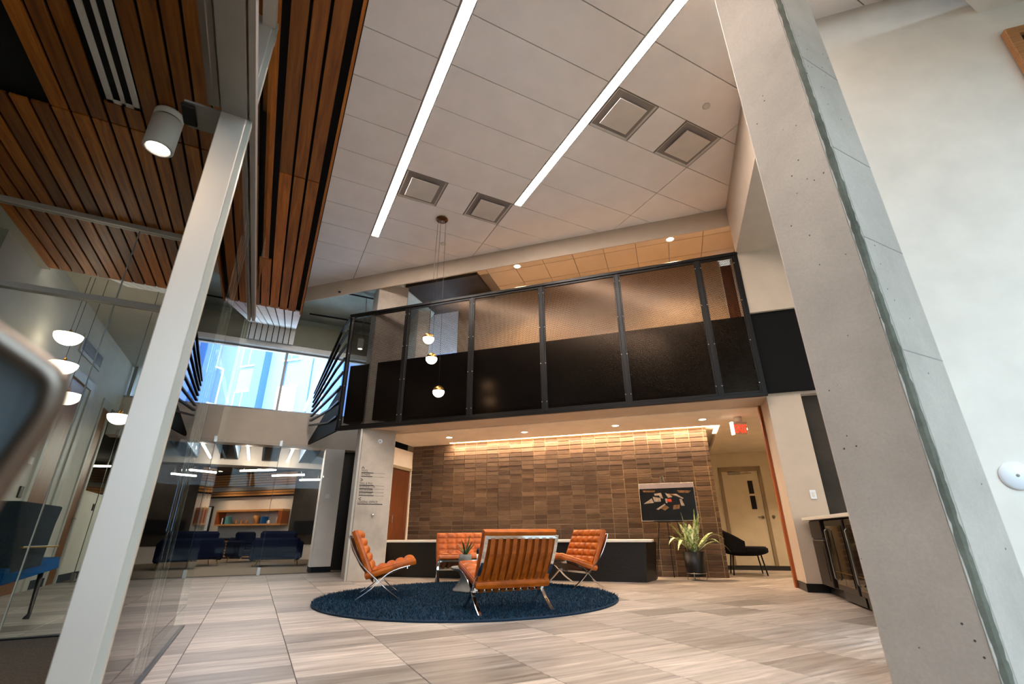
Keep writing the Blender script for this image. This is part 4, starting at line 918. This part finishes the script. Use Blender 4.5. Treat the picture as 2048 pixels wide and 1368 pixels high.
def leather_chair(label, loc, rz):
    # local +x is forward, y width, z up
    t = thing('leather_lounge_chair', label, 'chair', loc, rz, 'four leather lounge chairs around the rug')
    HW = .365
    back = catmull([(-.36, .735), (-.30, .585), (-.20, .41), (-.06, .27), (.02, .20), (.14, .09), (.26, .0)], 5)
    seat = catmull([(.36, .375), (.24, .345), (.12, .29), (.02, .20), (-.08, .10), (-.22, .0)], 5)
    for s in (-1, 1):
        m_ = MB(); m_.bar([(x, s * HW, z) for x, z in back], .034, .012, (0, 1, 0)); m_.bar([(x, s * (HW - .0), z) for x, z in seat], .034, .012, (0, 1, 0))
        m_.build('side_frame', M['chrome'], t, bevel=.002)
    for (x, z) in ((-.352, .715), (-.035, .215), (.33, .352), (.0, .20)):
        MB().cbox(x - .006, x + .006, -HW, HW, z - .016, z + .016, .002).build('crossbar', M['chrome'], t)
    sm = None
    for k in range(9):
        y = -.30 + k * .075
        MB().bar([(-.357, y, .71), (-.31, y, .56), (-.20, y, .37), (-.045, y, .185)], .042, .006, (0, 1, 0)).build('back_strap', M['strap'], t)
    for k in range(8):
        y = -.28 + k * .08
        MB().bar([(-.04, y, .205), (.12, y, .27), (.33, y, .355)], .042, .006, (0, 1, 0)).build('seat_strap', M['strap'], t)
    ang = math.atan2(.14, .46); Tm = Matrix.Translation((-.12, 0, .225)) @ Matrix.Rotation(-ang, 4, 'Y')
    c_ = cushion(.57, .74, .10, 5, 5); c_.v = [tuple(Tm @ Vector(v)) for v in c_.v]; c_.build('seat_cushion', M['leather'], t)
    b0, b1 = Vector((-.13, 0, .30)), Vector((-.335, 0, .765)); dx = (b1 - b0).normalized(); ny = Vector((0, -1, 0)); nz = Vector((dx.z, 0, -dx.x))
    Tb = Matrix(((dx.x, ny.x, nz.x, b0.x), (dx.y, ny.y, nz.y, b0.y), (dx.z, ny.z, nz.z, b0.z), (0, 0, 0, 1)))
    c_ = cushion((b1 - b0).length, .74, .095, 5, 5); c_.v = [tuple(Tb @ Vector(v)) for v in c_.v]; c_.build('back_cushion', M['leather'], t)
    t.scale = (1.0, 1.02, .92)
    return t
t_ = NT('strap_leather'); n = t_.noise(t_.coord(), 12, 3); M['strap'] = t_.set(t_.ramp(n, [(.3, lin('#7c3a0a')), (.7, lin('#a3520f'))]), .45, 0, .4)
c0 = leather_chair('tan leather chair seen from behind, nearest the camera, in the centre of the rug', (2.33, 4.68, .02), R(87))
copy_tree(c0, (1.43, 6.42, .03), R(-14), 'tan leather chair in side view on the left edge of the rug, facing right')
copy_tree(c0, (4.14, 6.22, .03), R(178), 'tan leather chair on the right of the rug, facing left')
copy_tree(c0, (3.08, 7.92, .0), R(-104), 'tan leather chair at the back, facing the camera, partly hidden by the nearest one')
# pedestal table and things on it
tag(MB().lathe([(0, 0), (.27, 0), (.27, .02), (.20, .10), (.17, .16), (.20, .22), (.30, .26), (.30, .285), (0, .285)], 32, (2.66, 6.36, .03)).build('pedestal_table', M['table']), 'small hourglass concrete pedestal table in the middle of the rug', 'table')
def blade(base, az, length, lift, droop, w, mat, parent, name='leaf', seg=9, twist=0):
    m_ = MB(); vs = []; d = Vector((math.cos(az), math.sin(az), 0)); sd = Vector((-d.y, d.x, 0))
    for i in range(seg + 1):
        t = i / seg; r = length * t
        x = r * math.cos(lift) ; z = r * math.sin(lift) - droop * length * t * t * t
        ww = w * (math.sin(math.pi * min(1, .12 + t * .88)) ** .6) * (1 - .3 * t)
        if i == seg: ww = .001
        c_ = Vector(base) + d * x + Vector((0, 0, z)); up_ = Vector((0, 0, 1))
        vs += [c_ - sd * ww + up_ * ww * .35, c_, c_ + sd * ww + up_ * ww * .35]
    fs = []
    for i in range(seg):
        a = i * 3; fs += [(a, a + 3, a + 4, a + 1), (a + 1, a + 4, a + 5, a + 2)]
    m_.add(vs, fs, True); return m_.build(name, mat, parent)
ag = thing('small_potted_agave', 'small potted agave in a round grey pot on the pedestal table', 'plant', (2.50, 6.28, .316))
MB().lathe([(0, 0), (.06, 0), (.082, .05), (.085, .10), (.078, .15), (.068, .15), (.068, .12), (0, .12)], 24).build('pot', M['pot'], ag)
aga = paint('agave_green', '#3d5526', .45)
for k in range(13): blade((0, 0, .12), k * 2.4, .20 + .05 * (k % 3), R(75 - (k % 4) * 14), .1 + .1 * (k % 2), .016, aga, ag)
blade((0, 0, .13), R(200), .30, R(38), .45, .013, aga, ag)
cp = thing('white_cup_set', 'white cups and dark flask stacked on the table behind the near chair', 'cup', (2.70, 6.30, .316))
MB().lathe([(0, 0), (.035, 0), (.035, .07), (.02, .08), (.03, .10), (.03, .15), (0, .15)], 16).build('cup', M['paper'], cp)
MB().lathe([(0, .15), (.03, .15), (.035, .19), (.02, .22), (0, .22)], 16).build('lid', M['blackp'], cp)

# ------------------------------------------------------------------ easel with board
el = thing('easel', 'thin black easel holding the aerial photograph', 'easel', P(-.12, 9.12, 0), R(-45))
MB().tube([(-.30, -.05, 0), (-.05, .02, 1.66)], .008, 6).build('leg', M['blackp'], el); MB().tube([(.30, -.05, 0), (-.02, .02, 1.66)], .008, 6).build('leg', M['blackp'], el)
MB().tube([(-.03, .30, 0), (-.035, .02, 1.64)], .008, 6).build('leg', M['blackp'], el)
MB().box(-.25, .25, -.09, -.03, .885, .90).build('ledge', M['blackp'], el)
bd = thing('aerial_photo_board', 'dark aerial photograph of buildings on a board on the easel', 'picture', P(-.10, 9.06, .905), R(-45))
Tt = Matrix.Rotation(R(-4), 4, 'X')
MB(Tt).cbox(-.47, .46, -.012, .012, 0, .625, .002).build('board', M['paper'], bd)
def pic(polys, mat, name, y):
    m_ = MB(Tt)
    for poly in polys:
        n_ = len(poly); m_.add([(-.465 + p[0] * .92, y, .004 + (1 - p[1]) * .617) for p in poly], [tuple(range(n_))])
    return m_.build(name, mat, bd)
pic([[(0, .13), (0, 1), (1, 1), (1, .13)]], paint('print_dark', '#100f0e', .3, .7, 9, bump=0), 'print_ground', -.0130)
pic([[(0, 0), (0, .14), (1, .13), (1, 0)]], paint('print_sky', '#a39aa2', .35, .1, bump=0), 'print_sky', -.0131)
pm = [paint('print_roof', '#a99a8c', .35, .3, 20, bump=0), paint('print_tan', '#7a5a38', .35, .5, 25, bump=0), M['red']]
pic([[(.06, .55), (.22, .40), (.25, .53)], [(.24, .36), (.38, .40), (.38, .50), (.26, .50)], [(.27, .28), (.40, .26), (.43, .42), (.38, .40), (.36, .33), (.28, .33)], [(.47, .26), (.56, .32), (.60, .38), (.52, .40)], [(.60, .30), (.68, .30), (.80, .42), (.78, .44)], [(.72, .44), (.76, .44), (.80, .62), (.74, .62)], [(.28, .70), (.44, .56), (.46, .58), (.32, .72)], [(.46, .42), (.50, .42), (.50, .54), (.47, .54)]], pm[0], 'print_roofs', -.0133)['kind'] = 'stuff'
pic([[(.33, .66), (.46, .60), (.52, .66), (.44, .74)], [(.60, .60), (.72, .58), (.70, .70), (.58, .72)], [(.06, .18), (.3, .19), (.28, .24), (.08, .23)], [(.7, .2), (.95, .22), (.9, .28), (.72, .27)], [(.52, .28), (.62, .30), (.66, .36), (.58, .34)]], pm[1], 'print_ground_patches', -.0132)['kind'] = 'stuff'
pic([[(.50, .43), (.57, .43), (.58, .51), (.51, .51)]], pm[2], 'print_red_patch', -.0134)

# ------------------------------------------------------------------ big potted plant
pp = thing('potted_plant', 'large strappy-leaved plant in a black pot on a wire stand', 'plant', P(.21, 8.98, 0))
MB().lathe([(0, .06), (.14, .06), (.15, .08), (.175, .42), (.165, .42), (.16, .38), (0, .38)], 28).build('pot', M['potblack'], pp)
for k in range(4):
    a = k * math.pi / 2 + .5; MB().tube([(.15 * math.cos(a), .15 * math.sin(a), .12), (.15 * math.cos(a), .15 * math.sin(a), 0)], .005, 5).build('stand_leg', M['steel'], pp)
MB().lathe([(.152, .10), (.156, .10), (.156, .108), (.152, .108)], 24).build('stand_ring', M['steel'], pp)
rng = random.Random(21)
for k in range(20):
    az = k * 2.399 + rng.uniform(-.2, .2); f_ = k / 20
    lf_ = R(80 - 46 * f_ + rng.uniform(-8, 8)); ln_ = rng.uniform(.66, .84) * (1 - .12 * f_)
    if math.sin(az) > .1: ln_ = min(ln_, .46 / (math.sin(az) * math.cos(lf_)))
    blade((.03 * math.cos(az), .03 * math.sin(az), .38), az, ln_, lf_, .08 + .7 * f_ * rng.uniform(.4, 1.3), rng.uniform(.042, .058), M['leaf'], pp, seg=10)

# ------------------------------------------------------------------ black lounge chair behind the brick wall
bc = thing('black_lounge_chair', 'black upholstered armless chair half hidden behind the end of the brick wall', 'chair', P(1.14, 10.42, 0), R(-45)); bc.scale = (1.15, 1.15, 1.06)
m_ = MB(); n1, n2 = 12, 16; vs = []
for i in range(n1 + 1):
    t = i / n1
    for k in range(n2):
        a = 2 * math.pi * k / n2; ca, sa = math.cos(a), math.sin(a)
        vs.append((.34 * abs(ca) ** .7 * (1 if ca > 0 else -1) * math.sin(math.pi * (.18 + .32 * min(1, t * 2.2))) * (1 if t < .9 else .93), .34 * abs(sa) ** .7 * (1 if sa > 0 else -1) * (.75 + .25 * min(1, t * 2)), .30 + .14 * t))
fs = [(i * n2 + k, i * n2 + (k + 1) % n2, (i + 1) * n2 + (k + 1) % n2, (i + 1) * n2 + k) for i in range(n1) for k in range(n2)] + [tuple(range(n2 - 1, -1, -1)), tuple(n1 * n2 + k for k in range(n2))]
m_.add(vs, fs, True).build('seat', M['char'], bc)
m_ = MB(); vs = []; g1, g2 = 14, 10
for s in (0, 1):
    for i in range(g1 + 1):
        for j in range(g2 + 1):
            a = math.pi * (.5 + i / g1); tz = j / g2; top = .40 + .40 * math.sin(math.pi * (.08 + .84 * i / g1)) ** .8
            rad = .35 - .05 * s + .05 * tz; x = rad * math.cos(a) - .02 - .1 * tz * max(0, -math.cos(a)); y = rad * math.sin(a)
            vs.append((x, y, .34 + (top - .34) * tz))
q = (g1 + 1) * (g2 + 1); fs = []
for s in (0, 1):
    for i in range(g1):
        for j in range(g2):
            k = s * q + i * (g2 + 1) + j; f = (k, k + g2 + 1, k + g2 + 2, k + 1); fs.append(f if s == 0 else f[::-1])
for i in range(g1):
    k = i * (g2 + 1) + g2; fs.append((k, k + g2 + 1, q + k + g2 + 1, q + k)); k = i * (g2 + 1); fs.append((k + g2 + 1, k, q + k, q + k + g2 + 1))
for i in (0, g1):
    for j in range(g2):
        k = i * (g2 + 1) + j; fs.append((k, k + 1, q + k + 1, q + k))
m_.add(vs, fs, True).build('backrest', M['char'], bc)
for sx in (-1, 1):
    for sy in (-1, 1): MB().tube([(sx * .20, sy * .20, .32), (sx * .24, sy * .25, 0)], .011, 8).build('leg', M['blackp'], bc)

# ------------------------------------------------------------------ corridor chair at far left
cc = thing('corridor_chair', 'slate and blue lounge chair behind the office glass at the far left', 'chair', (-2.05, 6.3, 0), R(78))
MB(Matrix.Translation((0, 0, .44)) @ Matrix.Rotation(R(-4), 4, 'Y')).add([(-.50, -.38, -.07), (.40, -.30, -.05), (.62, 0, .0), (.40, .30, -.05), (-.50, .38, -.07), (-.50, -.38, .06), (.38, -.30, .06), (.62, 0, .02), (.38, .30, .06), (-.50, .38, .06)],
    [(4, 3, 2, 1, 0), (5, 6, 7, 8, 9), (0, 1, 6, 5), (1, 2, 7, 6), (2, 3, 8, 7), (3, 4, 9, 8), (4, 0, 5, 9)]).build('seat', M['blueseat'], cc, bevel=.02)
MB().add([(-.12, -.36, .46), (-.02, -.36, .46), (.12, -.30, .98), (.04, -.30, .985), (-.32, -.36, .46), (-.5, -.33, 1.0)], [(0, 1, 2, 3)]).build('backrest_side', M['greyback'], cc)
MB().add([(-.45, -.38, .42), (-.05, -.36, .46), (.16, -.30, .985), (-.5, -.32, 1.0), (-.45, .38, .42), (-.05, .36, .46), (.16, .30, .985), (-.5, .32, 1.0)],
    [(0, 1, 2, 3), (7, 6, 5, 4), (0, 4, 5, 1), (1, 5, 6, 2), (2, 6, 7, 3), (3, 7, 4, 0)]).build('backrest', M['greyback'], cc, bevel=.02)
MB().cbox(-.45, .05, -.42, -.39, .62, .635, .003).build('armrest', M['gold'], cc)
for sx, sy in ((.30, -.22), (.30, .22), (-.4, -.3), (-.4, .3)): MB().tube([(sx, sy, .40), (sx + .03, sy, .04), (sx - .0, sy, 0)], [.022, .016, .026], 8).build('leg', M['blackp'], cc)

# ------------------------------------------------------------------ blurred metal frame right beside the lens
fm = thing('metal_sign_stand', 'blurred brushed metal frame of a stand right at the left edge beside the lens', 'stand')
OUT = [(-.262, .425, .886), (-.171, .448, .832), (-.149, .452, .816), (-.1455, .4555, .8), (-.150, .462, .784), (-.169, .485, .738), (-.1900, .520, .665), (-.205, .553, .595)]
OUT = catmull(OUT, 5)
OUT = [(a - .004, b - .001, c) for a, b, c in OUT]
MB().tube(OUT, .0085, 12).build('frame_tube', metal('brown_steel', '#6f655c', .38), fm)
_c = Vector((-.40, .62, .72)); m_ = MB(); vs = [Vector(p) for p in OUT] + [Vector((-.42, .60, .50)), Vector((-.50, .46, .90))]
n_ = len(vs); off = Vector((-.004, .012, 0))
m_.add([v + off for v in vs] + [v + off * 2 for v in vs], [tuple(range(n_)), tuple(range(2 * n_ - 1, n_ - 1, -1))] + [(i, (i + 1) % n_, n_ + (i + 1) % n_, n_ + i) for i in range(n_)]).build('panel', paint('dark_steel_panel', '#5f6a70', .35, metal=.6, bump=0), fm)
MB().tube([(-.44, .56, .62), (-.44, .56, .01)], .015, 12).lathe([(0, 0), (.14, 0), (.14, .012), (.02, .02)], 24, (-.44, .56, .003)).build('stand_pole', M['steel'], fm)
